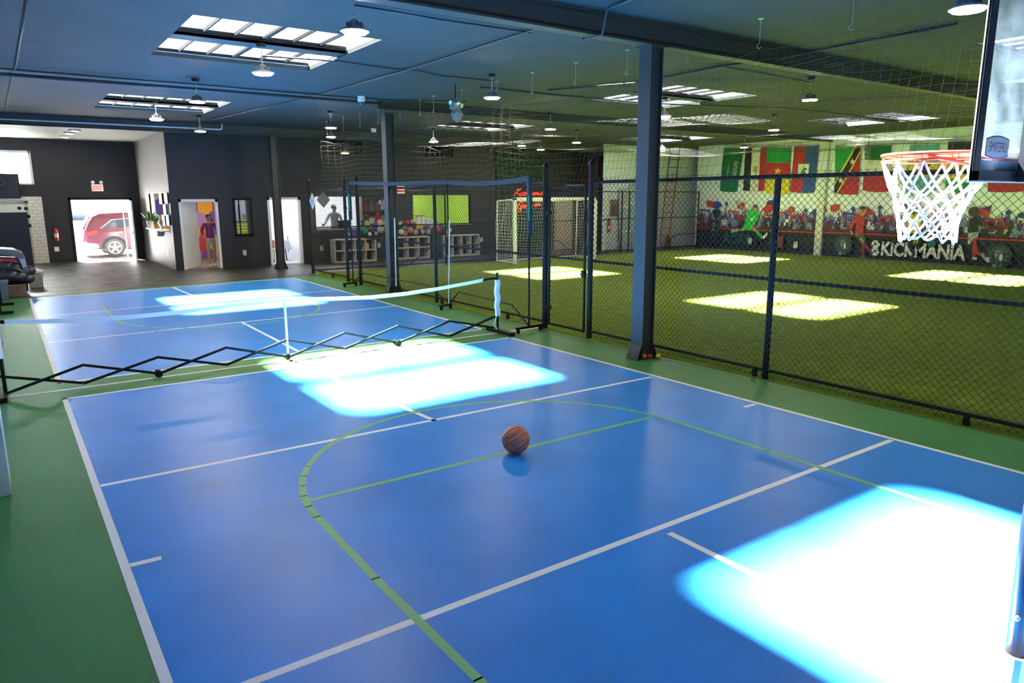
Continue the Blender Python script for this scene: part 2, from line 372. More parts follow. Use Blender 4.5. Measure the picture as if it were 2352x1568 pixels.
# white brick pier and side door left of the exit
def brick_mat():
    m = mat('white_brick', (.7, .68, .62), .7, raw=True); nt = m.node_tree; b = nt.nodes['Principled BSDF']
    tc = nt.nodes.new('ShaderNodeTexCoord'); mp = nt.nodes.new('ShaderNodeMapping'); mp.inputs['Rotation'].default_value = (math.pi/2, 0, 0); br = nt.nodes.new('ShaderNodeTexBrick')
    nt.links.new(tc.outputs['Object'], mp.inputs['Vector']); nt.links.new(mp.outputs[0], br.inputs['Vector']); br.inputs['Scale'].default_value = 2.2
    br.inputs['Color1'].default_value = (.72, .7, .63, 1); br.inputs['Color2'].default_value = (.66, .64, .58, 1); br.inputs['Mortar'].default_value = (.45, .43, .4, 1)
    nt.links.new(br.outputs['Color'], b.inputs['Base Color']); return m
mb = MB(); mb.box(-2.52, -2.10, 20.72, 20.8, 0, 2.28); mb.box(-3.9, -2.52, 20.72, 20.8, 2.14, 2.28); struct(mb.build('wall_brick', brick_mat()))
mb = MB(); mb.box(-2.60, -2.52, 20.70, 20.8, 0, 2.14); mb.box(-3.75, -2.52, 20.70, 20.8, 2.06, 2.14); mb.box(-3.75, -3.67, 20.70, 20.8, 0, 2.14); c = struct(mb.build('door_4', mat('grey_frame', (.33, .36, .36), .5, raw=True)))
mb = MB(); mb.box(-3.67, -2.60, 20.74, 20.79, .01, 2.06); l4 = mb.build('door_leaf', mat('pale_door', (.6, .62, .56), .5, raw=True), c)
mb = MB(); mb.tube([(-2.68, 20.74, 1.0), (-2.68, 20.68, 1.0), (-2.8, 20.68, 1.0)], .012); mb.build('door_handle', M_steel, l4)
# ------------------------------------------------------------------ columns, beams, pipes
def column(x, y, lab):
    r = empty('steel_column', (x, y, 0), lab, 'column', 'steel columns along the fence'); a = .1075; t = .016
    mb = MB(); mb.recalc = False
    mb.box(x-a, x-a+t, y-a, y+a, 0, CZ-.28); mb.box(x+a-t, x+a, y-a, y+a, 0, CZ-.28); mb.box(x-a+t, x+a-t, y-.06, y+.06, 0, CZ-.28); mb.build('shaft', M_navy, r)
    mb = MB(); b = a+.075; z = .2
    for sx in (-1, 1):
        mb.prism([(x+sx*a, y-a, z), (x+sx*a, y+a, z), (x+sx*b, y+a, .012), (x+sx*b, y-a, .012)], (sx*.012, 0, 0))
    mb.box(x-b, x+b, y-a, y+a, 0, .014); pl = mb.build('base_plate', M_navy, r)
    for sx in (-1, 1):
        for sy in (-1, 1):
            mb = MB(); mb.lathe([(.016, -.004), (.016, .012), (.004, .02)], (x+sx*(b-.012), y+sy*.06, .05), 6, axis='x' if False else 'z'); mb.build('bolt', M_black, pl)
    mb = MB(); mb.box(x-a-.04, x+a+.04, y-a-.02, y+a+.02, CZ-.295, CZ-.275); mb.build('cap_plate', M_navy, r)
column(3.645, -2.30, 'nearest navy steel column, with three small balls at its foot')
column(4.02, 6.18, 'navy steel column beside the middle of the fence, behind the white pole')
column(3.72, 13.55, 'farthest navy steel column, in front of the doorway with the table')
for y, l in ((-2.30, 'deep navy steel ceiling beam carried by the nearest column'), (13.95, 'dark steel ceiling beam before the entrance alcove')):
    mb = MB(); a = .09
    mb.box(-4.1, 21.7, y-a, y+a, CZ-.275, CZ-.25); mb.box(-4.1, 21.7, y-a, y+a, CZ-.03, CZ-.002); mb.box(-4.1, 21.7, y-.02, y+.02, CZ-.25, CZ-.03)
    o = tag(mb.build('ceiling_beam', M_navy), l, 'beam', kind='structure')
mb = MB(); mb.box(3.8, 21.7, 6.11, 6.25, CZ-.2, CZ-.17); mb.box(3.8, 21.7, 6.165, 6.195, CZ-.2, CZ-.002); mb.box(3.8, 21.7, 6.11, 6.25, CZ-.03, CZ-.002)
tag(mb.build('ceiling_beam', M_navy), 'slim dark ceiling beam over the turf from the middle column', 'beam', kind='structure')
M_pipe = mat('dark_pipe_paint', (.03, .04, .05), .5, raw=True)
def pipe(pts, r, lab, cat='pipe', name='pipe', m=None):
    mb = MB(); mb.tube(pts, r, 8); return tag(mb.build(name, m or M_pipe, smooth=True), lab, cat)
pipe([(-4.1, 6.1, 4.235), (3.85, 6.1, 4.235)], .033, 'thick dark sprinkler pipe crossing the ceiling to the middle column')
pipe([(-4.1, 5.95, 4.30), (-.1, 5.95, 4.30), (3.0, 5.95, 4.29), (4.0, 5.9, 4.29), (5.5, 5.2, 4.30)], .018, 'thin conduit beside the thick pipe across the ceiling', 'conduit', 'conduit')
pipe([(-4.1, 13.5, 4.16), (2.2, 13.5, 4.16), (2.25, 13.5, 4.2), (2.25, 13.5, CZ+.002)], .022, 'pale thin pipe in front of the far dark beam', m=M_curb)
pipe([atz(815, 12, 4.3), atz(1010, 45, 4.3), atz(1205, 73, 4.3), atz(1218, 76, 4.3)], .013, 'conduit from the nearest pendant lamp to a ceiling junction', 'conduit', 'conduit')
pipe([atz(700, 226, 4.3), atz(930, 162, 4.3), (2.52, -1.25, 4.3), (2.58, -2.12, 4.3), (2.59, -2.2, 4.03), (2.60, -2.52, 4.03), (2.60, -2.60, 4.3), (2.52, -3.2, 4.3), (2.42, -4.6, 4.3)], .014, 'long conduit running slantwise over the court and bending under the beam', 'conduit', 'conduit')
pipe([atz(600, 128, 4.31), atz(780, 141, 4.31), atz(900, 158, 4.31), atz(960, 163, 4.31), atz(1010, 174, 4.31), atz(1133, 186, 4.31)], .013, 'conduit linking the skylight lamp and the lamp above the net cable', 'conduit', 'conduit')
pipe([(-2.86, -.5, 4.31), (-2.88, 5.95, 4.31)], .013, 'conduit along the left part of the ceiling', 'conduit', 'conduit')
pipe([(-2.92, 6.1, 4.31), (-2.95, 13.5, 4.31)], .008, 'thin cable line on the ceiling toward the entrance', 'conduit', 'conduit')
pipe([atz(700, 226, 4.3), (2.1, 8.5, 4.3), (1.7, 12.4, 4.3)], .012, 'conduit continuing from the thick pipe toward the back wall', 'conduit', 'conduit')
pipe([(4.6, 3.2, 4.29), (9, 3.1, 4.29), (12.5, 1.9, 4.29), (21, 1.6, 4.29)], .02, 'conduit crossing the turf ceiling above the netting', 'conduit', 'conduit')
pipe([atz(1258, 207, 4.3), atz(1462, 190, 4.3), atz(1655, 152, 4.3), atz(1760, 138, 4.3), atz(1960, 100, 4.3), atz(2200, 55, 4.3)], .02, 'dark conduit over the turf from skylight to hoop side', 'conduit', 'conduit')
pipe([atz(1655, 152, 4.31), atz(1760, 170, 4.31), atz(1865, 190, 4.31)], .012, 'short conduit feeding the bright turf lamp right of the column', 'conduit', 'conduit')
# ------------------------------------------------------------------ pendant lamps
M_house = mat('lamp_housing', (.30, .31, .32), .4, metal=.5, raw=True)
def lamp_proto(x, y, zl, lab):
    """UFO high-bay on a chain : zl = height of the lens"""
    r = empty('pendant_lamp', (x, y, CZ), lab, 'lamp', 'round LED pendant lamps')
    mb = MB(); mb.lathe([(.06, -.05), (.07, 0)], (x, y, CZ), 14); mb.build('ceiling_box', M_black, r)
    mb = MB(); n = 9; top = CZ-.05; bot = zl+.11
    for i in range(n):
        z = top+(bot-top)*(i+.5)/n; h = (top-bot)/n*.62
        pts = [(x+(.010*math.cos(a) if i % 2 else 0), y+(0 if i % 2 else .010*math.cos(a)), z+h*math.sin(a)) for a in [k*math.pi/4 for k in range(8)]]
        mb.tube(pts, .0035, 5, closed=True)
    mb.build('chain', M_steel, r)
    mb = MB(); mb.lathe([(.02, .12), (.045, .105), (.05, .055), (.075, .05), (.08, .03), (.15, .015), (.155, -.004), (.13, -.008)], (x, y, zl), 28)
    for k in range(12):
        a = k*math.pi/6; mb.obox((x+.068*math.cos(a), y+.068*math.sin(a), zl+.06), (.03*math.cos(a), .03*math.sin(a), 0), (-.003*math.sin(a), .003*math.cos(a), 0), (0, 0, .025))
    mb.build('housing', M_house, r, smooth=False)
    mb = MB(); mb.lathe([(.128, -.006), (.125, -.022), (.0, -.028)], (x, y, zl), 28); mb.build('lens', M_lamp, r, smooth=True)
    return r
LP = [((815, 72), 'pendant lamp nearest the camera, above the near court'), ((604, 168), 'pendant lamp hanging under the large court skylight'), ((453, 233), 'pendant lamp beside the thick sprinkler pipe'),
      ((360, 274), 'pendant lamp below the far court skylight'), ((460, 301), 'pendant lamp in front of the charcoal wall above the office door'), ((1130, 224), 'bright pendant lamp above the lit folds of the netting'),
      ((760, 293), 'upper of two pendant lamps beside the left wall screen'), ((760, 314), 'lower of two pendant lamps beside the left wall screen'), ((1264, 296), 'pendant lamp over the turf above the tall gate post'),
      ((1324, 327), 'pendant lamp before the dark wall left of the white corner'), ((1198, 334), 'pendant lamp over the green hedge wall, left of a pair'), ((1242, 343), 'pendant lamp over the green hedge wall, right of a pair'),
      ((996, 325), 'pendant lamp just above the right wall screen'), ((1860, 229), 'largest turf pendant lamp right of the near column'), ((1777, 298), 'turf pendant lamp between column and flag wall'),
      ((1709, 338), 'pendant lamp just above the green flag with white script'), ((1968, 321), 'pendant lamp above the flag with the black diagonal'), ((1526, 267), 'pendant lamp touching the right edge of the near column'),
      ((1521, 341), 'lower pendant lamp beside the right edge of the near column'), ((2224, 20), 'pendant lamp beside the top of the basketball backboard')]
proto = None
for (px, py), lab in LP:
    p = atz(px, py, 3.76 if px > 2200 else 3.93)
    if proto is None: proto = lamp_proto(p.x, p.y, 3.93, lab)
    else: dup(proto, (p.x, p.y, CZ-(.17 if px > 2200 else 0)), lab)
for i, (px, py) in enumerate(((172, 303), (160, 309), (149, 317))):
    p = atz(px, py, CZ-.19); r = empty('disc_light', (p.x, p.y, CZ-.117), '%s of three round lights in the entrance alcove ceiling' % ('nearest', 'middle', 'farthest')[i], 'lamp', 'round lights of the entrance')
    mb = MB(); mb.lathe([(.15, 0), (.16, -.05), (.13, -.055)], (p.x, p.y, CZ-.117), 24); mb.build('housing', M_whiteplastic, r); mb = MB(); mb.lathe([(.13, -.05), (.0, -.065)], (p.x, p.y, CZ-.117), 24); mb.build('lens', M_lamp, r)
# ------------------------------------------------------------------ hooks, cable and netting
XN = 4.55; ZC = 3.99
hooks = [atz(px, py, CZ).y for px, py in ((2235, -60), (1997, 0), (1778, 48), (1606, 85), (1460, 117), (1334, 144), (1231, 167), (1148, 186), (1065, 205), (995, 220), (970, 228))]+[6.6, 7.8, 8.9, 10.0, 11.2]
hooks = sorted(set(round(h, 3) for h in hooks))
for i, y in enumerate(hooks):
    r = empty('net_hook', (XN, y, CZ), 'thin steel net hook under the ceiling, %s from the hoop end of the cable' % ORD[i], 'hook', 'hooks holding the net cable')
    mb = MB(); mb.lathe([(.035, -.012), (.035, 0)], (XN, y, CZ), 12); mb.tube([(XN, y, CZ-.01), (XN, y, ZC+.05)], .006, 6); mb.build('rod', M_steel, r)
    mb = MB(); mb.tube([(XN, y, ZC+.05), (XN, y+.03, ZC+.03), (XN, y+.03, ZC), (XN, y, ZC-.015), (XN, y-.025, ZC)], .007, 6); mb.build('hook_eye', M_steel, r)
def cable_z(y):
    hs = [-9.8]+hooks+[11.5]
    for a, b in zip(hs, hs[1:]):
        if a <= y <= b:
            t = (y-a)/(b-a); return ZC-.02-4*.055*t*(1-t)*((b-a)/1.15)
    return ZC
def netcurtain():
    mb = MB(); mb.recalc = False; st = .11; ys = [-9.8+st*i for i in range(int(21.2/st)+1)]; zs = 14
    def P(y, k):
        zt = cable_z(y); z = zt+(2.36-zt)*k/zs
        amp = .02+.035*k/zs
        f = .5+.5*math.sin(y*.9+1)
        x = XN+amp*math.sin(y*5.1)*f+.03*math.sin(y*2.3+k*.25)-(.35*(k/zs)**1.5)*(1 if y < 11 else 1)
        g = math.exp(-((y-2.2)/.8)**2)          # gathered folds beside the lamp
        return (x+.06*g*math.sin(y*19), y+.05*math.sin(k*.6)*g, z+.045*g*math.sin(k*1.2+y*9)+.02*math.sin(y*2.7+k*.4))
    for y in ys: mb.tube([P(y, k) for k in range(0, zs+1, 2)], .0019, 3, caps=False)
    for k in range(zs+1):
        mb.tube([P(y, k) for y in ys], .0034 if k == 0 else .0019, 3, caps=False)
    o = mb.build('hanging_net', M_cord); return o
tag(netcurtain(), 'black square-mesh net curtain hanging from the ceiling cable above the fence', 'net')
def ceilingnet():
    mb = MB(); mb.recalc = False; st = .16
    def P(x, y): return (x, y, 3.86-.10*(1-math.cos((x-XN)*1.1))*.5-.05*math.sin(x*1.9+y*.5)-.05*math.sin(y*1.5))
    xs = [XN+st*i for i in range(int((20.6-XN)/st)+1)]; ys = [-9.8+st*i for i in range(int(21.2/st)+1)]
    for x in xs: mb.tube([P(x, y) for y in ys[::2]], .002, 3, caps=False)
    for y in ys: mb.tube([P(x, y) for x in xs[::2]], .002, 3, caps=False)
    return mb.build('ceiling_net', M_cord)
tag(ceilingnet(), 'black net sheet stretched flat under the ceiling over the turf', 'net')
# dark drop rope of the net in the wall-side corner
def backnet():
    mb = MB(); mb.recalc = False; st = .2
    def P(x, k): return (x, 11.75+.06*math.sin(x*2.2)+.05*math.sin(k*.8), 3.85+(2.45-3.85)*k/8+.06*math.sin(x*1.3+k*.5)-(.12*math.sin((x-4.5)/1.15*math.pi)**2 if k == 0 else 0))
    xs = [4.55+st*i for i in range(int(16.9/st)+1)]
    for x in xs: mb.tube([P(x, k) for k in range(9)], .0022, 3, caps=False)
    for k in range(9): mb.tube([P(x, k) for x in xs], .004 if k == 0 else .0022, 3, caps=False)
    return mb.build('hanging_net', M_cord)
tag(backnet(), 'black net curtain hanging behind the turf before the dark back wall', 'net')
# ------------------------------------------------------------------ chain-link fences
def diamonds(mb, A, d, L, z0, z1, p=.08, r=.0028, barb=.055):
    A = Vector(A); d = Vector(d); Hh = z1-z0
    def P(u, z): return A+d*u+Vector((0, 0, z))
    k = -int(Hh/p)-1
    while k*p < L:
        for sgn in (1, -1):
            # u = u0 + t (sgn 1) or u = u0 + Hh - t : 45 degree wires
            u0 = k*p; t0 = max(0, -u0); t1 = min(Hh, L-u0)
            if t1-t0 > .02:
                if sgn == 1: a, b = P(u0+t0, z0+t0), P(u0+t1, z0+t1)
                else: a, b = P(u0+t0, z1-t0), P(u0+t1, z1-t1)
                mb.tube([a, b], r, 4, caps=False)
        k += 1
    if barb:
        n = int(L/p)
        for i in range(n):
            u = (i+.5)*p; b = P(u, z1); jit = random.uniform(-.012, .012)
            mb.tube([b+d*-.012, b+d*(.012)+Vector((0, 0, barb*.45)), b+d*(-.012+jit)+Vector((0, 0, barb))], r, 3, caps=False)
            mb.tube([b+d*.012, b+d*(-.012)+Vector((0, 0, barb*.45)), b+d*(.016+jit)+Vector((0, 0, barb*.9))], r, 3, caps=False)
def post(r, x, y, h, rad, cap=True, name='fence_post'):
    mb = MB(); mb.lathe([(rad, 0), (rad, h)], (x, y, 0), 14); p = mb.build(name, M_black, r, smooth=False)
    if cap:
        mb = MB(); mb.lathe([(rad*1.25, 0), (rad*1.25, .035), (rad*.9, .06), (rad*.45, .1), (rad*.12, .14)], (x, y, h-.01), 14); mb.build('post_cap', M_black, p)
    return p
ZT, ZM, ZB = 2.40, 1.22, .12
def fence(x, y0, y1, posts, lab, big=()):
    """a straight run along y (x constant)"""
    r = empty('chain_link_fence', (x, (y0+y1)/2, 0), lab, 'fence')
    for y, h, rad in posts: post(r, x, y, h, rad, h > ZT+.1)
    for n, z, rr in (('top_rail', ZT, .024), ('middle_rail', ZM, .021), ('bottom_rail', ZB, .021)):
        mb = MB(); mb.tube([(x, y0, z), (x, y1, z)], rr, 10); mb.build(n, M_black, r)
    mb = MB(); mb.recalc = False; diamonds(mb, (x-.03, y0, 0), (0, 1, 0), y1-y0, .05, ZT); mb.build('chain_link_mesh', M_mesh, r)
    for i in range(int((y1-y0)/2.4)):
        mb = MB(); y = y0+1.1+i*2.4; mb.box(x-.02, x+.02, y-.025, y+.025, .0, ZB); mb.build('rail_support', M_black, r)
    return r
XF = 3.97
fence(XF, -9.8, -.82, [(-9.7, ZT, .035), (-6.9, ZT, .035), (-4.05, ZT, .038), (-.83, 2.64, .045)], 'near chain-link fence run on the right, before the flags and the mural')
fence(XF, .3, 7.95, [(.3, 2.64, .05), (4.02, ZT, .036), (7.95, 2.64, .045)], 'middle chain-link fence run between the two gates')
fence(XF+.05, 8.87, 11.5, [(8.88, 2.64, .04), (11.5, 2.66, .05)], 'short chain-link fence run at the tiled entrance floor, with the white diamond sign')
def gate(x, y0, y1, lab):
    r = empty('chain_link_gate', (x, y0, 0), lab, 'gate')
    mb = MB(); f = .021
    for y in (y0, y1): mb.tube([(x, y, .08), (x, y, ZT-.03)], f, 10)
    for z in (.1, ZT-.05): mb.tube([(x, y0, z), (x, y1, z)], f, 10)
    mb.build('gate_frame', M_black, r)
    mb = MB(); mb.tube([(x, y0, ZM), (x, y1, ZM)], .018, 8); mb.build('middle_rail', M_black, r)
    mb = MB(); mb.recalc = False; diamonds(mb, (x-.022, y0, 0), (0, 1, 0), y1-y0, .1, ZT-.05, barb=.04); mb.build('chain_link_mesh', M_mesh, r)
    for z in (.35, 1.9):
        mb = MB(); mb.box(x-.035, x+.035, y1-.02, y1+.07, z, z+.05); mb.build('hinge', M_black, r)
    mb = MB(); mb.tube([(x-.05, y0+.05, 1.0), (x-.05, y0-.06, 1.0), (x+.02, y0-.06, 1.0)], .012, 8); mb.box(x-.03, x+.03, y0-.02, y0+.05, .95, 1.06); mb.build('latch', M_black, r)
gate(XF, -.70, .19, 'chain-link gate between the two tall capped posts left of the near column')
gate(XF+.02, 8.05, 8.77, 'narrow chain-link gate beside the short fence run near the entrance')
def fence_x(y, x0, x1, posts, lab, z1=2.42):
    r = empty('chain_link_fence', ((x0+x1)/2, y, 0), lab, 'fence')
    for xx in posts: post(r, xx, y, z1+.02, .03, False)
    for n, z in (('top_rail', z1-.02), ('middle_rail', 1.34), ('bottom_rail', .09)):
        mb = MB(); mb.tube([(x0, y, z), (x1, y, z)], .02, 8); mb.build(n, M_black, r)
    mb = MB(); mb.recalc = False; diamonds(mb, (x0, y-.02, 0), (1, 0, 0), x1-x0, .06, z1-.02, p=.09, r=.0022, barb=0); mb.build('chain_link_mesh', M_mesh, r)
    for xx in (x0+3.2, x0+6.3):
        if xx < x1:
            mb = MB(); mb.bar((xx, y, .1), (xx+.8, y, .62), .025); mb.bar((xx+.8, y, .62), (xx+3.0, y, .62), .03); mb.bar((xx+3.0, y, .62), (xx+3.8, y, .1), .025); mb.build('low_brace', M_black, r)
fence_x(11.62, 4.05, 15.9, [6.6, 8.6, 10.9], 'back chain-link fence before the shelves and balloons')
fence_x(12.1, 16.2, 21.6, [17.0, 17.4, 21.55], 'back chain-link fence before the white corner with the red ladder')
# diamond signs wired to the fences
def sign(poly, d, m, name, lab, txt):
    r = empty(name, Vector(poly[3]), lab, 'sign')
    mb = MB(); mb.prism(poly, d); mb.build('panel', m, r)
    mb = MB()
    for a, b in txt: mb.obox(a, *b)
    mb.build('print', mat('sign_print', (.16, .2, .28), .6, raw=True), r)
c = Vector((XF-.02, 11.02, 2.10)); e = .235
sign([c+Vector((-.01, 0, e)), c+Vector((-.01, e*.95, 0)), c+Vector((-.01, 0, -e)), c+Vector((-.01, -e*.95, 0))], (-.008, 0, 0), mat('sign_white', (.66, .72, .78), .5, raw=True), 'fence_sign', 'white diamond notice with small dark print on the short fence run',
     [(c+Vector((-.022, 0, z)), ((.001, 0, 0), (0, w, 0), (0, 0, .012))) for z, w in ((.07, .07), (.02, .11), (-.03, .1), (-.08, .06))])
c = Vector((4.47, 11.58, 2.14)); e = .235
sign([c+Vector((0, 0, e)), c+Vector((e*.9, 0, 0)), c+Vector((0, 0, -e)), c+Vector((-e*.9, 0, 0))], (0, -.008, 0), mat('sign_olive', (.17, .17, .13), .6, raw=True), 'fence_sign', 'olive diamond sign hanging on the back fence before the bright window',
     [(c+Vector((0, -.012, z)), ((w, 0, 0), (0, .001, 0), (0, 0, .006))) for z, w in ((.07, .08), (0, .14), (-.07, .08))])
# ------------------------------------------------------------------ portable court net on a scissor frame
NY = .45
def nyp(px, py, dy=0): p = aty(px, py, NY+dy); return p
r = empty('portable_net', (0, NY, 0), 'portable pickleball net on a black folding scissor frame between the two blue courts', 'net')
T = [None, (188, 838), (360, 820), (517, 798), (657, 780), (790, 764), (913, 748), (1030, 737), (1136, 726)]
Bm = [(16, 906), (192, 884), (364, 860), (518, 839), (662, 822), (790, 800), (913, 787), (1030, 772), (1134, 752)]
def zfix(p, lo=.045): return Vector((p.x, p.y, max(lo, p.z)))
tp = [None]+[zfix(nyp(*t)) for t in T[1:]]; bp_ = [zfix(nyp(*b)) for b in Bm]
for i in range(8):
    if i+1 < len(tp):
        mb = MB(); a, b = bp_[i]+Vector((0, -.02, 0)), tp[i+1]+Vector((0, -.02, 0)); mb.bar(a, b, .022, .03); mb.build('scissor_bar', M_black, r)
for i in range(1, 8):
    mb = MB(); a, b = tp[i]+Vector((0, .012, 0)), bp_[i+1]+Vector((0, .012, 0)); mb.bar(a, b, .022, .03); mb.build('scissor_bar', M_black, r)
mb = MB(); a = zfix(nyp(-60, 860)); mb.bar(a+Vector((0, .012, 0)), bp_[1]+Vector((0, .012, 0)), .022, .03); mb.build('scissor_bar', M_black, r)
for i in (2, 6):
    mb = MB(); c = bp_[i]
    for s in (-.035, .035): mb.lathe([(.028, -.012), (.045, -.012), (.045, .012), (.028, .012)], (c.x, c.y+s, .045), 16, axis='y')
    mb.build('caster', M_black, r, smooth=False)
top = []
for px, py in ((4, 740), (100, 738), (200, 733.5), (300, 728), (400, 718), (500, 706), (580, 696), (655, 688), (750, 686.5), (850, 683), (930, 675), (1000, 664), (1070, 651), (1110, 643)):
    top.append(nyp(px, py))
mb = MB()
def tape(mb, pts, h, m=None):
    vs = []; fs = []
    for p in pts:
        for z in (-h/2, h/2):
            for y in (-.006, .006): vs.append((p.x, p.y+y, p.z+z))
    for i in range(len(pts)-1):
        a = i*4; b = a+4
        for q in ((0, 1), (1, 3), (3, 2), (2, 0)): fs.append((a+q[0], a+q[1], b+q[1], b+q[0]))
    fs += [(0, 2, 3, 1), tuple(len(pts)*4-4+k for k in (0, 1, 3, 2))]
    mb.add(vs, fs, m)
tape(mb, top, .05); mb.build('net_tape', M_whiteplastic, r)
mb = MB(); tape(mb, [nyp(1108, 643.5), nyp(1125, 640), nyp(1141, 638.5)], .035); mb.build('strap', M_black, r)
mb = MB(); tape(mb, [nyp(-30, 740), nyp(10, 739)], .04); mb.build('strap', M_black, r)
ps = nyp(1143, 766); pt = nyp(1137, 626)
mb = MB(); mb.tube([(ps.x, NY, .03), (ps.x+.0, NY, pt.z)], .02, 10); mb.build('end_post', M_black, r)
mb = MB(); mb.bar((ps.x+.01, NY-.42, .03), (ps.x+.01, NY+.30, .03), .1, .05); mb.build('foot', M_black, r)
mb = MB(); zt = nyp(1136, 643).z; zb = nyp(1138, 725).z; n = 9
for i in range(n):
    z0 = zt+(zb-zt)*i/n; z1 = zt+(zb-zt)*(i+1)/n; q = .012*math.sin(i*1.7)
    mb.bar((ps.x-.012+q, NY-.015, z0), (ps.x-.012+.012*math.sin((i+1)*1.7), NY-.015, z1-.003), .075, .05, up=(0, 1, 0))
mb.build('net_sleeve', M_whiteplastic, r)
mb = MB(); mb.tube([(ps.x-.03, NY-.01, zb), (ps.x-.07, NY-.01, zb-.13), (ps.x-.02, NY-.01, zb-.22)], .011, 6); mb.build('loose_tie', M_whiteplastic, r)
pm = nyp(662, 823); mb = MB(); mb.tube([(pm.x, NY, .05), (pm.x, NY, top[7].z)], .017, 10); mb.build('centre_post', M_whiteplastic, r)
mb = MB(); mb.bar((pm.x, NY-.12, .012), (pm.x, NY+.12, .012), .03, .024); mb.bar((pm.x, NY, .0), (pm.x, NY, .09), .04); mb.build('centre_foot', M_black, r)
pl = nyp(14, 908); mb = MB(); mb.tube([(pl.x, NY, .03), (pl.x, NY, .93)], .02, 10); mb.build('end_post', M_black, r); mb = MB(); mb.bar((pl.x-.04, NY-.3, .03), (pl.x-.04, NY+.36, .03), .1, .05); mb.build('foot', M_black, r)
mb = MB(); mb.tube([(pl.x-.02, NY-.03, .45), (pl.x-.02, NY-.03, .86)], .05, 8); mb.build('net_sleeve', M_whiteplastic, r)
# ------------------------------------------------------------------ badminton net stand parked along the fence
r = empty('badminton_stand', (3.62, 4, 0), 'tall black wheeled badminton net stand parked folded along the middle fence', 'net stand')
BP = [(3.66, 7.55, 7.66), (3.60, 3.0, 3.75), (3.60, .28, .5)]
M_band = mat('grey_blue_band', (.028, .032, .038), .8, raw=True); M_lab = mat('green_print_glow', (.02, .45, .16), .6, em=.25, emc=(10, 190, 80), raw=True)  # print marks carry a faint glow of their own, no lamp there
def badbase(px0, py0, px1, py1, pxp, pyp, top, lab=None):
    a = atz(px0, py0); b = atz(px1, py1); b.x = min(b.x, 3.86); a.x = min(a.x, 3.8); p = atz(pxp, pyp); z = .085
    mb = MB(); mb.bar((a.x, a.y, z), (b.x, b.y, z), .045, .04); mb.build('base_bar', M_black, r)
    for q in (a, b):
        q = q+(b-a).normalized()*(.04 if q is a else -.04)
        mb = MB(); mb.bar((q.x, q.y, .085), (q.x, q.y, .04), .03); mb.lathe([(.006, -.012), (.033, -.012), (.033, .012), (.006, .012)], (q.x, q.y, .033), 14, axis='y'); mb.build('caster', M_black, r)
    d = ray(*top); t = ((p-CP).x*d.x+(p-CP).y*d.y)/(d.x**2+d.y**2); h = (CP+d*t).z
    mb = MB(); mb.tube([(p.x, p.y, z), (p.x, p.y, h)], .016, 10); po = mb.build('pole', M_black, r)
    if lab:
        mb = MB(); mb.bar((p.x, p.y-.01, h-.95), (p.x, p.y-.01, h-.02), .075, .05, up=(0, 1, 0)); sl_ = mb.build('pole_sleeve', M_band, po)
        mb = MB(); mb.box(p.x-.042, p.x-.022, p.y-.0385, p.y-.0355, h-.72, h-.30)
        pr_ = mb.build('print', mat('green_tape', (.01, .20, .09), .6, raw=True), sl_); mb = MB()
        for q in range(9): mb.box(p.x-.039, p.x-.025, p.y-.0395, p.y-.0383, h-.70+q*.043, h-.70+q*.043+.024+.006*(q % 2))
        mb.build('marks', M_lab, pr_)
    return p, h
b1 = badbase(789, 660, 832, 655, 812, 657, (806, 415), True); b2 = badbase(1011, 713, 1050, 706, 1033, 708, (1040, 412)); b3 = badbase(1186, 767, 1245, 757, 1215, 762, (1209, 402), True)
for (p, h), (q, k), sag in ((b1, b2, .05), (b2, b3, .10)):
    mb = MB(); pts = []
    for i in range(13):
        t = i/12; pts.append(Vector((p.x+(q.x-p.x)*t, p.y+(q.y-p.y)*t, h+(k-h)*t-.05-sag*4*t*(1-t)*.5)))
    vs = []; fs = []
    for v in pts:
        for zz in (-.04, .04):
            for xx in (-.008, .008): vs.append((v.x+xx, v.y, v.z+zz))
    for i in range(12):
        a = i*4; b = a+4
        for u in ((0, 1), (1, 3), (3, 2), (2, 0)): fs.append((a+u[0], a+u[1], b+u[1], b+u[0]))
    mb.add(vs, fs); mb.build('top_band', M_band, r)
    u = Vector((0, q.y-p.y, 0)).normalized()
    mb = MB(); A0 = Vector((p.x, p.y, .1)); B0 = Vector((q.x, q.y, .1)); s = (B0-A0)
    mb.tube([A0, A0+s*.14+Vector((0, 0, .28)), A0+s*.82+Vector((0, 0, .28)), B0], .013, 8); mb.build('brace_tube', M_black, r)
for px, py, tx, ty, lab in ((910, 657, 908, 500, 'white'), (1031, 697, 1037, 505, 'white')):
    x = 3.74; b = atx(px, py, x); t = atx(tx, ty, x)
    mb = MB(); mb.tube([(x, b.y, b.z), (x, (b.y+t.y)/2, t.z)], .012, 8); mb.build('side_tape', mat('pale_tape', (.62, .75, .76), .6, raw=True), r)
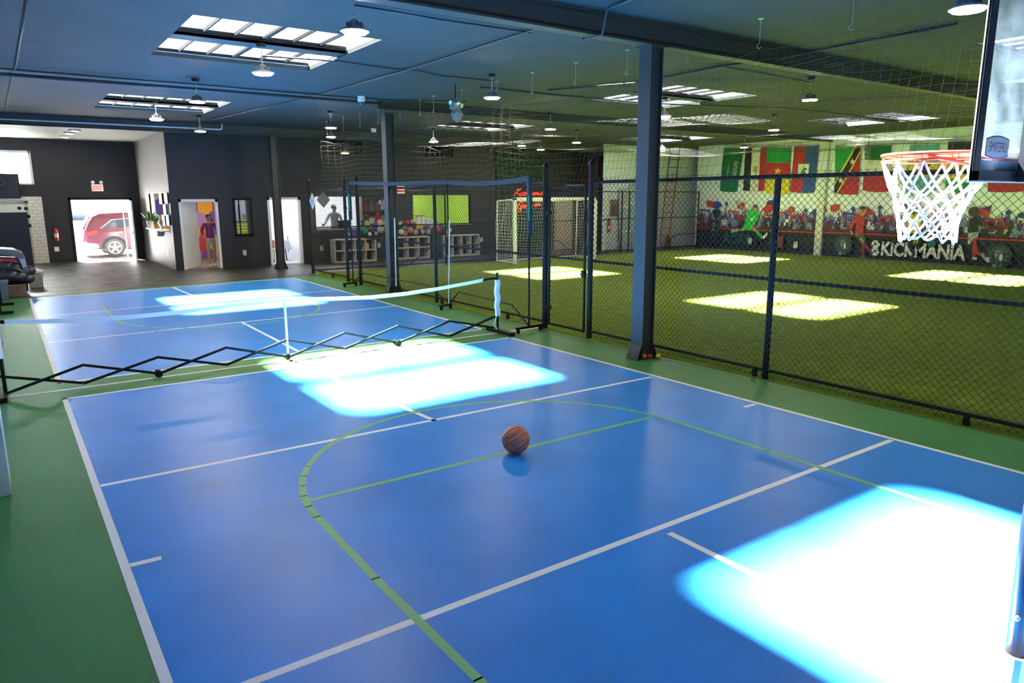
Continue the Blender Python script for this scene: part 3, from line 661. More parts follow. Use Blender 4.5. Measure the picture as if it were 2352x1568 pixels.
# ------------------------------------------------------------------ basketball
def basketball():
    R = .12; p = atz(1185, 1041); c = Vector((p.x, p.y+.0, R+.004)); n = (CP-c).normalized()
    rt = Vector((0, 0, 1)).cross(n).normalized(); up = n.cross(rt); a = math.radians(33)
    e1 = rt*math.cos(a)+up*math.sin(a); e2 = -rt*math.sin(a)+up*math.cos(a)
    r = empty('basketball', (c.x, c.y, 0), 'orange-brown basketball with black lettering lying on the green free-throw line', 'ball')
    m = mat('ball_leather', (.50, .13, .065), .55, bump=.1, bscale=300, raw=True); mb = MB(); mb.sphere(c, R, nu=48, nv=32); mb.build('ball_skin', m, r, smooth=True)
    mk = mat('ball_seam', (.03, .016, .015), .6, raw=True)
    def circ(k, off):
        nv = (e2+n*k); L = nv.length; nv = nv/L; off = off/L; q = math.sqrt(1-off*off); x = nv.cross(e1).normalized(); y = nv.cross(x)
        return [c+nv*off*R+(x*math.cos(t)+y*math.sin(t))*q*R for t in [2*math.pi*i/64 for i in range(64)]]
    for k, off in ((0, .01), (-.51, .47), (.27, -.42)):
        mb = MB(); mb.tube(circ(k, off), .0024, 6, closed=True); mb.build('seam', mk, r, smooth=True)
    inkm = mat('ball_ink', (.012, .01, .012), .5, raw=True); whm = mat('ball_ink_white', (.7, .66, .66), .6, raw=True)
    for s, oy, w, h, sh in (('Wilson', .40, 1.24, .36, .25), ('NCAA', -.30, .88, .26, .2)):
        for dx_, m_, dr in ((.014, whm, 1.003), (0, inkm, 1.006)):
            me = text_mesh(s, 1, .02, sh); xs = [v.co.x for v in me.vertices]; ys = [v.co.y for v in me.vertices]
            cx = (min(xs)+max(xs))/2; cy_ = (min(ys)+max(ys))/2; vs = []; dxs = max(xs)-min(xs); dys = max(ys)-min(ys)
            bm = bmesh.new(); bm.from_mesh(me); bmesh.ops.triangulate(bm, faces=bm.faces)
            for _ in range(3): bmesh.ops.subdivide_edges(bm, edges=[e for e in bm.edges if e.calc_length() > .12], cuts=1); bmesh.ops.triangulate(bm, faces=bm.faces)
            bm.to_mesh(me); bm.free()
            for v in me.vertices:
                X = (v.co.x-cx)/dxs*w*1.06+dx_; Y = (v.co.y-cy_)/dys*h+oy-dx_*.8
                l = 1-X*X-Y*Y; vs.append(c+(e1*X+e2*Y+n*math.sqrt(max(l, .02))).normalized()*R*dr)
            mb = MB(); mb.recalc = False; mb.add(vs, [tuple(f.vertices) for f in me.polygons]); mb.build('lettering', m_, r); bpy.data.meshes.remove(me)
basketball()
# small perforated balls at the column foot
for px, py, col, lab in ((1479.5, 824, (.75, .20, .02), 'small orange perforated ball, partly behind the skirt of the near column'), (1492, 824, (.55, .02, .035), 'small red perforated ball at the foot of the near column'), (1511.5, 823.5, (.72, .55, .03), 'small yellow perforated ball right of the near column foot')):
    p = atz(px, py); R = .037; c = Vector((p.x, p.y, R)); r = empty('perforated_ball', (p.x, p.y, 0), lab, 'ball', 'pickleballs at the column foot')
    mb = MB(); mb.sphere(c, R, nu=20, nv=14); mb.build('shell', mat('pball_%s' % lab[6:9], col, .5, raw=True), r, smooth=True)
    mb = MB()
    for i in range(18):
        z = 1-2*(i+.5)/18; a = i*2.4; q = math.sqrt(1-z*z); d = Vector((q*math.cos(a), q*math.sin(a), z)); x = d.orthogonal().normalized(); y = d.cross(x)
        mb.flat([c+d*R*1.004+(x*math.cos(t)+y*math.sin(t))*R*.13 for t in [k*math.pi/4 for k in range(8)]])
    mb.build('holes', M_black, r)
# ------------------------------------------------------------------ basketball hoop close to the camera
HX, HYB, RZ = .305, -7.9, 2.365
r = empty('basketball_hoop', (HX, -8.1, 0), 'portable basketball hoop with clear backboard, orange rim and bright white net', 'basketball hoop')
bw, z0, z1 = .635, 2.228, 3.06
bb = MB(); f = .055; t = .014; y = HYB
M_frame = mat('backboard_frame', (.016, .018, .022), .45, var=.25, vscale=14, raw=True)
for a, b, cc, d in ((-bw, -bw+f, z0, z1), (bw-f, bw, z0, z1), (-bw, bw, z0, z0+f*.75), (-bw, bw, z1-f, z1)): bb.box(HX+a, HX+b, y-.002, y+t, cc, d)
brd = bb.build('backboard', M_frame, r, bevel=.003)
mb = MB(); mb.box(HX-bw-.002, HX-bw, y+.010, y+t, z0, z1); mb.box(HX-bw, HX+bw, y+.008, y+t+.004, z0-.004, z0); mb.build('edge_highlight', M_whiteplastic, brd)  # white strips paint a bright highlight along the dark frame edge
def poly_mat():
    m = bpy.data.materials.new('scratched_polycarbonate'); m.use_nodes = True; nt = m.node_tree; nt.nodes.clear()
    out = nt.nodes.new('ShaderNodeOutputMaterial'); tr = nt.nodes.new('ShaderNodeBsdfTransparent'); tr.inputs['Color'].default_value = (.80, .9, .97, 1)
    tl_ = nt.nodes.new('ShaderNodeBsdfTranslucent'); tl_.inputs['Color'].default_value = (.62, .8, 1, 1); gl_ = nt.nodes.new('ShaderNodeBsdfGlossy'); gl_.inputs['Roughness'].default_value = .12
    m1 = nt.nodes.new('ShaderNodeMixShader'); m2 = nt.nodes.new('ShaderNodeMixShader'); m2.inputs[0].default_value = .045
    tc = nt.nodes.new('ShaderNodeTexCoord'); n = nt.nodes.new('ShaderNodeTexNoise'); n.inputs['Scale'].default_value = 7; n.inputs['Detail'].default_value = 8; nt.links.new(tc.outputs['Object'], n.inputs['Vector'])
    mr = nt.nodes.new('ShaderNodeMapRange'); mr.inputs[1].default_value = .35; mr.inputs[2].default_value = .75; mr.inputs[3].default_value = .007; mr.inputs[4].default_value = .026; nt.links.new(n.outputs['Fac'], mr.inputs[0])
    nt.links.new(mr.outputs[0], m1.inputs[0]); nt.links.new(tr.outputs[0], m1.inputs[1]); nt.links.new(tl_.outputs[0], m1.inputs[2])
    nt.links.new(m1.outputs[0], m2.inputs[1]); nt.links.new(gl_.outputs[0], m2.inputs[2]); nt.links.new(m2.outputs[0], out.inputs['Surface']); return m
mb = MB(); mb.box(HX-bw+f, HX+bw-f, y+.003, y+.008, z0+.04, z1-f); mb.build('clear_panel', poly_mat(), brd)
mb = MB(); mb.box(HX-bw+f, HX+bw-f, y+.009, y+.011, z0+.085, z0+.10); mb.box(HX-.23, HX+.23, y+.009, y+.011, z0+.1, z0+.105); mb.build('painted_line', mat('red_paint', (.5, .03, .03), .5, raw=True), brd)
mb = MB(); mb.box(HX-bw+f, HX+bw-f, y+.009, y+.0105, z0+.04, z0+.082); mb.build('lower_strip', mat('panel_strip', (.30, .27, .27), .6, raw=True), brd)
lc = (aty(2263, 325, y).x+aty(2316, 350, y).x)/2; lz = aty(2290, 338, y).z; lw, lh = .105, .045
M_logo = mat('logo_grey', (.20, .18, .19), .6, raw=True); M_logo2 = mat('logo_letters', (.30, .28, .28), .6, raw=True)
ol = []
for i in range(9): tt = -1+i/4; ol.append((lc+tt*lw, y+.002, lz+lh*(.72+.28*(1-tt*tt))))
for i in range(9): tt = 1-i/4; ol.append((lc+tt*lw, y+.002, lz-lh*(.72+.28*(1-tt*tt))))
mb = MB(); mb.prism(ol, (0, -.003, 0)); lo = mb.build('logo', M_logo, brd)
il = [(lc+(p[0]-lc)*.92, y-.0012, lz+(p[2]-lz)*.86) for p in ol]
mb = MB(); mb.prism(il, (0, -.001, 0)); mb.build('logo_field', mat('logo_field', (.5, .46, .48), .6, raw=True), lo)
mb = MB(); add_text(mb, 'LIFETIME', (lc, y-.0030, lz), (-1, 0, 0), (0, 0, 1), .04, mat('logo_ink', (.09, .08, .085), .6, raw=True), .0, width=.158, height=.036); mb.build('lettering', M_logo, lo)
mx_ = aty(2336, 415, y).x
for sx in (mx_-HX, HX-mx_):
    mb = MB(); mb.box(HX+sx-.024, HX+sx+.024, y-.035, y-.004, z0+.0, z1-.02); mb.build('support_bar', M_frame, r)
RC = Vector((HX, HYB+.06+.15+.228, RZ)); rr = .2285
M_rim = mat('rim_orange', (.75, .09, .03), .4, raw=True)
mb = MB(); mb.tube([RC+Vector((rr*math.cos(t), rr*math.sin(t), 0)) for t in [2*math.pi*i/48 for i in range(48)]], .0085, 10, closed=True)
mb.tube([RC+Vector((rr*math.cos(t), rr*math.sin(t), -.028)) for t in [2*math.pi*i/48 for i in range(48)]], .005, 8, closed=True); rim = mb.build('rim', M_rim, r, smooth=True)
mb = MB()
for s in (-1, 1):
    a0 = math.radians(198 if s < 0 else -18)
    mb.tube([RC+Vector((rr*math.cos(a0), rr*math.sin(a0), -.014)), RC+Vector((s*.15, -.2, -.05)), RC+Vector((s*.11, -.33, -.075)), Vector((HX+s*.09, HYB+.04, RZ-.08))], .008, 8)
mb.box(HX-.1, HX+.1, HYB+.036, HYB+.046, RZ-.13, RZ+.04); mb.box(HX-.09, HX+.09, HYB+.04, RC.y-rr+.01, RZ-.004, RZ+.004); mb.build('bracket', M_rim, rim)
mb = MB()
NH = 12
for i in range(NH):
    a = 2*math.pi*(i+.5)/NH; p = RC+Vector((rr*math.cos(a), rr*math.sin(a), -.02)); q = Vector((-math.sin(a), math.cos(a), 0))*.013
    mb.tube([p-q+Vector((0, 0, .012)), p-q*.9+Vector((0, 0, -.02)), p+q*.9+Vector((0, 0, -.02)), p+q+Vector((0, 0, .012))], .0025, 6)
mb.build('net_loop', M_rim, rim)
LV = [(0, rr, -.035), (.25, .195, -.14), (.42, .165, -.19), (.55, .15, -.235), (.68, .138, -.28), (.8, .13, -.325), (.92, .124, -.37), (1, .122, -.405)]
def npnt(i, l):
    t, R_, z = LV[l]; a = 2*math.pi*(i+.5*(l % 2)+.5)/NH; jit = math.sin(i*7.3+l*3.1); sw = -.02*(t**1.5)
    return RC+Vector((R_*math.cos(a)+.008*jit+sw*0, R_*math.sin(a)+.006*math.cos(i*5.1+l), z+.012*jit*(l > 1)))
mb = MB()
for l in range(len(LV)-1):
    for i in range(NH):
        j = (i-1) % NH if l % 2 == 0 else (i+1) % NH
        for k in ((i, j)):
            a, b = npnt(i, l), npnt(k, l+1); mid = (a+b)/2+(Vector((0, 0, -.006)))
            mb.tube([a, mid, b], .006, 6)
netm = mat('hoop_net_cord', (.86, .86, .88), .8, raw=True); mb.build('net', netm, r, smooth=True)
# stand
M_polem = mat('blue_black_pole', (.010, .018, .036), .35, raw=True)
pb = Vector((.03, -8.16, .17)); d = ray(2372, 1210); pz = CP+d*((-8.10-CP.y)/d.y)
mb = MB(); mb.tube([pb, Vector((pz.x, -8.10, pz.z)), Vector((HX-.02, -8.08, 2.45))], .045, 16); pole = mb.build('pole', M_polem, r, smooth=True)
mb = MB()
for sx in (-.1, .1): mb.bar((HX+sx*.6, -8.08, 2.42), (HX+sx, HYB-.045, 2.66), .03, .045); mb.bar((HX+sx*.6, -8.08, 2.2), (HX+sx, HYB-.045, 2.36), .03, .045)
mb.build('support_arm', M_frame, r)
mb = MB(); k = pb+(Vector((pz.x, -8.10, pz.z))-pb)*.34; mb.lathe([(.0, -.06), (.012, -.055), (.012, .055), (0, .06)], k, 10, axis='x'); mb.build('bolt', M_steel, pole)
M_base = mat('base_plastic', (.62, .62, .63), .45, raw=True)
bs = [(-.36, -8.02), (-.22, -7.94), (.5, -7.94), (.62, -8.05), (.62, -8.95), (.45, -9.1), (-.2, -9.1), (-.36, -8.95)]
bs = [(x+.42, y-.22) for x, y in bs]
mb = MB(); n = len(bs); cx, cy0 = .55, -8.72
lay = [(1, .0), (1, .09), (.9, .15), (.55, .18)]
vs = [(cx+(x-cx)*s, cy0+(y-cy0)*s, z) for s, z in lay for x, y in bs]
mb.add(vs, [tuple(range(n-1, -1, -1)), tuple(range(3*n, 4*n))]+[(l*n+i, l*n+(i+1) % n, (l+1)*n+(i+1) % n, (l+1)*n+i) for l in range(3) for i in range(n)])
mb.build('base', M_base, r, bevel=.015)
mb = MB(); mb.tube([(pb.x, pb.y, .08), (pb.x+.005, pb.y, .2)], .062, 16); mb.build('collar', mat('grey_collar', (.3, .31, .32), .4, raw=True), r)
# ------------------------------------------------------------------ printed mural on the right wall
def wy(px, py): p = atx(px, py, XW); return (p.y, p.z)
class Flat:                       # flat print : every later shape lies a hair in front of the earlier one
    def __init__(s, x): s.mb = MB(); s.mb.recalc = False; s.x = x; s.k = 0
    def poly(s, pts, m, step=.00004):
        s.k += step; s.mb.flat([(s.x-s.k, y, z) for y, z in pts], m)
    def pix(s, pts, m): s.poly([wy(*p) for p in pts], m)
    def line(s, a, b, w, m):
        (y0, z0), (y1, z1) = a, b; L = math.hypot(y1-y0, z1-z0) or 1; ny, nz = -(z1-z0)/L*w/2, (y1-y0)/L*w/2
        s.poly([(y0+ny, z0+nz), (y1+ny, z1+nz), (y1-ny, z1-nz), (y0-ny, z0-nz)], m)
    def disc(s, c, r, m, n=10, sy=1): s.poly([(c[0]+r*sy*math.cos(2*math.pi*i/n), c[1]+r*math.sin(2*math.pi*i/n)) for i in range(n)], m)
    def text(s, t, c, w, h, m, bold=.02):
        s.k += .0003; add_text(s.mb, t, (s.x-s.k, c[0], c[1]), (0, -1, 0), (0, 0, 1), 1, m, bold, width=w, height=h)
def ink(n, c): return mat('print_'+n, c, .7, raw=True)
I_dark = ink('dark', (.014, .015, .018)); I_red = ink('red', (.50, .035, .03)); I_blue = ink('blue', (.035, .045, .26)); I_lav = ink('lavender', (.19, .21, .46))
I_maroon = ink('maroon', (.10, .028, .028)); I_brick = ink('brick', (.24, .035, .035)); I_white = ink('white', (.72, .73, .74)); I_teal = ink('teal', (.01, .085, .11)); I_skin = ink('skin', (.42, .22, .14)); I_brown = ink('brown', (.06, .035, .025))
I_lime = ink('bright_green', (.02, .55, .06)); I_dgreen = ink('dark_green', (.01, .20, .06)); I_yel = ink('yellow', (.68, .60, .03)); I_navy = ink('navy', (.012, .02, .05)); I_slate = ink('slate', (.10, .15, .17)); I_pale = ink('pale_slate', (.33, .40, .41))
mu = empty('wall_mural', (XW, 5.8, .0), 'long printed mural of a cheering crowd and footballers along the right wall', 'mural')
yA, yZ = 12.30, -3.4
# painted board below
f = Flat(XW-.004); f.poly([(yA, .02), (yZ, .02), (yZ, 1.02), (yA, 1.02)], I_dark)
f.mb.build('board_print', I_dark, mu)
# crowd
f = Flat(XW-.010); rnd = random.Random(11)
def fan(y, z, s, m, arms):
    f.disc((y, z+.20*s), .055*s, m, 8); f.poly([(y-.10*s, z), (y+.10*s, z), (y+.085*s, z+.13*s), (y, z+.155*s), (y-.085*s, z+.13*s)], m)
    for q in (-1, 1):
        if rnd.random() < arms:
            ex_, ez = y+q*rnd.uniform(.06, .17)*s, z+rnd.uniform(.25, .42)*s
            f.line((y+q*.075*s, z+.1*s), (ex_, ez), .04*s, m); f.disc((ex_, ez), .028*s, m, 6)
for row, (z, n, pal, arms, s) in enumerate(((1.24, 80, (I_lav, I_blue, I_lav, I_brick), .95, .92), (1.15, 76, (I_brick, I_lav, I_maroon, I_blue), .8, .9), (1.02, 66, (I_maroon, I_lav, I_white, I_maroon, I_lav, I_maroon), .4, .95), (.93, 60, (I_maroon, I_dark, I_dark, I_lav), .2, 1.0))):
    for i in range(n):
        y = yA-.1-(yA-yZ-.2)*(i+rnd.uniform(.1, .9))/n; fan(y, z+rnd.uniform(-.05, .06), s*rnd.uniform(.9, 1.15), rnd.choice(pal), arms)
    if row > 1: f.poly([(yA, z-.22), (yZ, z-.22), (yZ, z+.01), (yA, z+.01)], (I_maroon, I_maroon, I_maroon, I_dark)[row])
# scarves, flags and drums above the heads
for a, b, m in (((1612, 481), (1632, 484), I_blue), ((1675, 484), (1699, 488), I_red), ((1784, 489), (1815, 488), I_red), ((1817, 496), (1846, 493), I_red), ((1938, 489), (1970, 492), I_blue), ((2020, 500), (2052, 497), I_red), ((2265, 507), (2305, 503), I_red), ((1712, 486), (1735, 481), I_blue)):
    A_, B_ = wy(*a), wy(*b); f.line(A_, B_, .075, m); f.line(A_, (A_[0]-.1, A_[1]-.25), .05, m); f.line(B_, (B_[0]-.1, B_[1]-.28), .05, m)
for pts, m in (([(1624, 461), (1632, 460), (1641, 463), (1641, 477), (1626, 474)], I_red), ([(1641, 463), (1650, 462), (1658, 466), (1660, 473), (1652, 478), (1641, 478)], I_blue), ([(1695, 472), (1713, 463), (1712, 474), (1704, 478), (1697, 480)], I_red),
               ([(1762, 465), (1768, 460), (1780, 459), (1780, 472), (1763, 471)], I_blue), ([(1751, 481), (1763, 470), (1776, 470), (1780, 482), (1764, 491)], I_red), ([(1813, 475), (1824, 475), (1824, 489), (1813, 487)], I_red), ([(1824, 475), (1827, 475), (1825, 487), (1823, 488)], I_blue),
               ([(1862, 489), (1873, 480), (1887, 480), (1890, 491), (1875, 498)], I_blue), ([(1888, 475), (1899, 473), (1899, 488), (1888, 488)], I_red), ([(1910, 471), (1930, 468), (1928, 485), (1909, 486)], I_red), ([(1983, 474), (1998, 476), (2012, 490), (1995, 497), (1982, 494)], I_red),
               ([(2056, 467), (2076, 469), (2078, 480), (2070, 485), (2057, 482)], I_blue), ([(2250, 477), (2280, 474), (2273, 498), (2252, 495)], I_red), ([(2258, 478), (2281, 471), (2274, 487)], I_blue), ([(2338, 492), (2352, 486), (2358, 503), (2342, 500)], I_blue), ([(2140, 487), (2158, 481), (2160, 497), (2146, 500)], I_red)):
    f.pix(pts, m)
for px, py, qx, qy in ((1671, 468, 1668, 492), (1852, 483, 1855, 500), (1962, 480, 1960, 492), (2023, 476, 2020, 497), (2318, 488, 2322, 515)):
    a, b = wy(px, py), wy(qx, qy); f.line(a, b, .05, I_blue); f.disc(a, .085, I_blue, 7)
f.mb.build('crowd_print', I_maroon, mu)
# red rail over the board
f = Flat(XW-.085); seg = [(1597, 522.5), (1700, 528.5), (1780, 533.5), (1892, 538.5)]
f.k = .1
f2 = Flat(XW-.10)
for a, b in zip([(12.3, .875), (6.6, .875)], [(6.56, .855), (-3.4, .86)]): f2.line(a, b, .055, I_red)
f2.mb.build('red_rail', I_red, mu)
# lettering
f = Flat(XW-.104); a, b = wy(1662, 549), wy(1757, 560)
f.text('AGRA', ((wy(1664, 550)[0]+wy(1730, 556)[0])/2, .46), abs(wy(1664, 550)[0]-wy(1730, 556)[0]), .46, I_teal, .03); f.text('M', (wy(1745, 558)[0], .46), .34, .44, ink('dim_teal', (.006, .035, .05)), .03)
f.text('INST', ((wy(1603, 545)[0]+wy(1658, 549)[0])/2, .46), abs(wy(1603, 545)[0]-wy(1658, 549)[0]), .44, ink('dim_blue', (.008, .016, .05)), .03)
f.mb.build('lettering', I_teal, mu); f = Flat(XW-.104)
y0, y1 = wy(2027, 578)[0], wy(2221, 590)[0]
f.text('KiCKMANiA', ((y0+y1)/2, .40), abs(y0-y1), .50, I_white, .035)
yb = wy(2014, 568)[0]
f.disc((yb, .53), .15, I_white, 14); f.disc((yb+.02, .54), .05, I_dark, 6); f.disc((yb-.1, .60), .035, I_dark, 5); f.disc((yb+.1, .46), .035, I_dark, 5); f.disc((yb, .28), .15, I_white, 14); f.disc((yb, .29), .05, I_dark, 6); f.disc((yb+.09, .22), .04, I_dark, 5); f.disc((yb-.1, .32), .035, I_dark, 5)
for px in (2054, 2192): f.disc((wy(px, 565)[0], .64), .055, I_teal if px < 2100 else I_white, 9)
f.disc((wy(2142, 571)[0], .64), .13, ink('ball_teal', (.03, .16, .18)), 10)
f.mb.build('lettering', I_white, mu)
# round lion emblems
def emblem(y, z, R):
    f = Flat(XW-.108); f.disc((y, z), R, ink('emblem_dark', (.022, .04, .05)), 24)
    I_em = ink('emblem_mid', (.05, .085, .095))
    for i in range(22):
        a = 2*math.pi*i/22; r1 = R*(.97 if i % 2 else .86)
        f.poly([(y+R*.5*math.cos(a-.16), z+R*.5*math.sin(a-.16)), (y+r1*math.cos(a), z+r1*math.sin(a)), (y+R*.5*math.cos(a+.16), z+R*.5*math.sin(a+.16))], I_slate if i % 2 else I_em)
    f.poly([(y+R*.34*c_, z+R*.46*s_) for c_, s_ in ((-1, .7), (-.5, 1), (.5, 1), (1, .7), (.75, -.2), (.4, -.95), (-.4, -.95), (-.75, -.2))], I_slate)
    f.poly([(y+R*c_, z+R*s_) for c_, s_ in ((-.30, .22), (-.12, .14), (-.06, -.2), (-.18, -.42), (-.34, -.3))], I_white); f.poly([(y+R*c_, z+R*s_) for c_, s_ in ((.26, .22), (.10, .14), (.08, -.1), (.24, -.22))], I_pale)
    f.poly([(y+R*c_, z+R*s_) for c_, s_ in ((-.1, -.2), (.1, -.2), (.0, -.34))], I_dark); f.poly([(y+R*c_, z+R*s_) for c_, s_ in ((-.18, .36), (0, .44), (.2, .36), (0, .3))], I_pale)
    f.disc((y+R*.2, z-R*.86), R*.18, I_pale, 9); f.disc((y-R*.22, z-R*.82), R*.14, I_slate, 9)
    f.mb.build('lion_emblem', I_slate, mu)
emblem(wy(1939, 568)[0], .45, .36); emblem(wy(2296, 590)[0], .37, .38)
# printed footballers
def player(parts):
    f = Flat(XW-.116)
    for pts, m in parts:
        if len(pts) == 2 and isinstance(pts[1], (int, float)): f.disc(wy(*pts[0]), pts[1], m, 10)
        else: f.pix(pts, m)
    f.mb.build('footballer_print', I_navy, mu)
player([([(1630, 506), (1640, 503), (1652, 505), (1658, 515), (1656, 540), (1652, 530), (1650, 545), (1634, 545), (1632, 520)], I_navy), ([(1633, 545), (1651, 545), (1652, 568), (1645, 570), (1642, 553), (1638, 571), (1632, 570)], ink('night', (.006, .008, .014))),
        ([(1650, 508), (1656, 522), (1653, 537), (1650, 524)], I_brown), (((1648, 492), .15), I_navy), ([(1640, 483), (1652, 478), (1660, 485), (1658, 497), (1648, 500), (1641, 494)], I_navy), ([(1641, 512), (1646, 511), (1645, 520), (1639, 527), (1645, 526), (1645, 529), (1637, 530), (1643, 519), (1642, 515)], ink('dim_yellow', (.28, .26, .02)))])
player([([(1720, 483), (1735, 480), (1749, 489), (1746, 500), (1738, 514), (1733, 524), (1720, 524), (1709, 524), (1715, 510), (1722, 498)], I_lime), ([(1709, 524), (1734, 523), (1737, 528), (1727, 530), (1719, 526), (1711, 530), (1704, 527)], I_lime), (((1738, 477), .15), I_skin), ([(1734, 473), (1738, 470), (1744, 473), (1744, 477), (1735, 476)], I_brown),
        ([(1720, 483), (1724, 490), (1708, 482), (1697, 468), (1701, 465), (1711, 477)], I_skin), ([(1693, 460), (1701, 460), (1704, 470), (1697, 472)], I_pale), ([(1747, 491), (1752, 497), (1777, 501), (1778, 497), (1757, 494)], I_skin),
        ([(1708, 524), (1713, 529), (1700, 530), (1694, 534), (1690, 530)], I_skin), ([(1697, 524), (1703, 528), (1686, 535), (1682, 533), (1684, 527)], I_pale), ([(1728, 514), (1738, 519), (1745, 530), (1739, 533), (1730, 527)], I_skin), ([(1740, 528), (1747, 531), (1755, 541), (1751, 545), (1741, 536)], I_lime), ([(1751, 546), (1760, 538), (1767, 533), (1766, 540), (1758, 549)], I_white),
        ([(1727, 502), (1736, 497), (1736, 502), (1729, 508)], I_white)])
player([([(1966, 497), (1977, 490), (1989, 492), (1990, 505), (1988, 520), (1986, 541), (1967, 541), (1970, 520), (1968, 510), (1960, 525), (1957, 535), (1954, 522), (1959, 508)], I_red), ([(1967, 540), (1988, 538), (1994, 552), (1987, 553), (1976, 543), (1972, 548)], I_dgreen), (((1984, 484), .17), I_skin), ([(1978, 478), (1984, 472), (1993, 474), (1990, 482), (1980, 481)], I_brown),
        ([(1956, 530), (1961, 528), (1965, 537), (1960, 541)], I_skin), ([(1976, 546), (1984, 546), (1991, 557), (1985, 560)], I_skin), ([(1985, 556), (1992, 556), (2008, 578), (2002, 580), (1990, 566)], I_brick), ([(1983, 559), (1990, 562), (1989, 588), (1983, 588)], I_brick), ([(1980, 587), (1991, 588), (1992, 593), (1980, 592)], I_dgreen)])
player([([(2084, 490), (2096, 488), (2110, 490), (2121, 497), (2120, 535), (2088, 536), (2088, 505)], I_yel), ([(2088, 536), (2119, 535), (2118, 570), (2108, 572), (2104, 552), (2098, 572), (2090, 570)], I_dark), (((2099, 482), .17), I_brown), ([(2084, 492), (2075, 484), (2080, 471), (2092, 464), (2104, 466), (2103, 470), (2093, 469), (2084, 475), (2082, 484), (2089, 492)], I_brown), ([(2095, 570), (2105, 572), (2106, 583), (2096, 597), (2094, 593), (2099, 583)], I_brown)])
f = Flat(XW-.122); f.text('23', (wy(2107, 553)[0], wy(2107, 553)[1]), .17, .14, I_yel, .02); f.mb.build('footballer_print', I_yel, mu)
player([([(2232, 505), (2245, 492), (2254, 498), (2251, 520), (2249, 534), (2228, 536), (2229, 520)], I_dark), (((2240, 486), .16), I_brown), ([(2250, 497), (2256, 502), (2294, 526), (2292, 530), (2254, 508)], I_brown), ([(2228, 535), (2250, 532), (2251, 544), (2238, 548), (2232, 561), (2226, 560)], I_pale), ([(2237, 549), (2245, 548), (2250, 575), (2259, 582), (2253, 587), (2245, 582), (2245, 590), (2237, 590)], I_red), ([(2236, 590), (2247, 590), (2247, 596), (2237, 596)], I_white), ([(2256, 582), (2264, 580), (2267, 590), (2273, 597), (2266, 598), (2258, 588)], I_pale), ([(2266, 590), (2275, 590), (2278, 600), (2270, 602)], I_white)])
# ------------------------------------------------------------------ flags hanging on the right wall
def fl_col(n, c): return mat('flag_'+n, c, .75, raw=True)
G_d = fl_col('green_dark', (.006, .13, .055)); G_m = fl_col('green', (.015, .27, .06)); R_ = fl_col('red', (.42, .02, .03)); K_ = fl_col('black', (.014, .014, .02)); Wt = fl_col('white', (.62, .6, .58)); Y_ = fl_col('yellow', (.66, .50, .02)); Bl = fl_col('blue', (.02, .07, .30)); Aq = fl_col('aqua', (.12, .36, .42)); Nv = fl_col('navy', (.025, .018, .06)); Gd = fl_col('gold', (.45, .30, .06))
def flag(corners, regs, lab, hang):
    c = [wy(*p) for p in corners]; xo = XW-.05
    def P(u, v, k):
        a = [c[0][i]+(c[1][i]-c[0][i])*u for i in (0, 1)]; b = [c[3][i]+(c[2][i]-c[3][i])*u for i in (0, 1)]
        y = a[0]+(b[0]-a[0])*v; z = a[1]+(b[1]-a[1])*v
        return (xo-.016*math.sin(u*7)-k, y, z-.035*math.sin(u*math.pi)*v)
    r = empty('flag', (XW, (c[0][0]+c[1][0])/2, c[0][1]), lab, 'flag', 'national flags hung on the right wall')
    n, m = 24, 6; vs = []; fs = []
    for s in (0, 1):
        for i in range(n+1):
            for j in range(m+1): vs.append(P(i/n, j/m, -.004*s))
    o = (n+1)*(m+1)
    for i in range(n):
        for j in range(m):
            a = i*(m+1)+j; q = (a, a+1, a+m+2, a+m+1); fs.append(q); fs.append(tuple(x+o for x in reversed(q)))
    mb = MB(); mb.recalc = False; mb.add(vs, fs, regs[0][1])
    k = .007
    for poly, mm in regs[1:]:
        # cut the region into thin vertical slices so that it follows the folds
        k += .002
        us = [p[0] for p in poly]; u0, u1 = min(us), max(us); S_ = max(1, int((u1-u0)*24+.5))
        for i in range(S_):
            ua, ub = u0+(u1-u0)*i/S_, u0+(u1-u0)*(i+1)/S_; pp = clip(clip(poly, ua, 1), ub, -1)
            if len(pp) > 2: mb.flat([P(u, v, k) for u, v in pp], mm)
    cl = mb.build('cloth', regs[0][1], r)
    mb = MB(); a, b = P(0, 0, 0), P(1, 0, 0); mb.tube([(xo, a[1]+.02, a[2]+.005), (xo, b[1]-.02, b[2]+.005)], .008, 6); mb.tube([(xo, (a[1]+b[1])/2, a[2]), (XW+.01, (a[1]+b[1])/2, a[2]+.01)], .006, 6); mb.build('hanging_rod', M_white, r)
def clip(poly, u, s):
    out = []
    for i in range(len(poly)):
        a, b = poly[i], poly[(i+1) % len(poly)]; da, db = (a[0]-u)*s, (b[0]-u)*s
        if da >= -1e-9: out.append(a)
        if (da > 1e-9 and db < -1e-9) or (da < -1e-9 and db > 1e-9):
            t = da/(da-db); out.append((u, a[1]+(b[1]-a[1])*t))
    return out
def rc(u0, v0, u1, v1): return [(u0, v0), (u1, v0), (u1, v1), (u0, v1)]
def star(u, v, r, a=1.0): return [(u+r*a*(1 if i % 2 == 0 else .4)*math.sin(i*math.pi/5), v-r*(1 if i % 2 == 0 else .4)*math.cos(i*math.pi/5)) for i in range(10)]
full = rc(0, 0, 1, 1)
rnd = random.Random(5); scr = []
for i in range(26):
    v = .30+.42*i/26; u = .64+.10*(i % 2); scr.append((rc(u-.03*rnd.random(), v, u+.03+.09*rnd.random(), v+.016), Wt))
flag([(1664, 340), (1711, 339), (1695, 440), (1655, 438)], [(full, G_d)]+scr+[(rc(.38, .38, .41, .62), Wt)], 'dark green flag with a white script column, leftmost on the mural wall', 0)
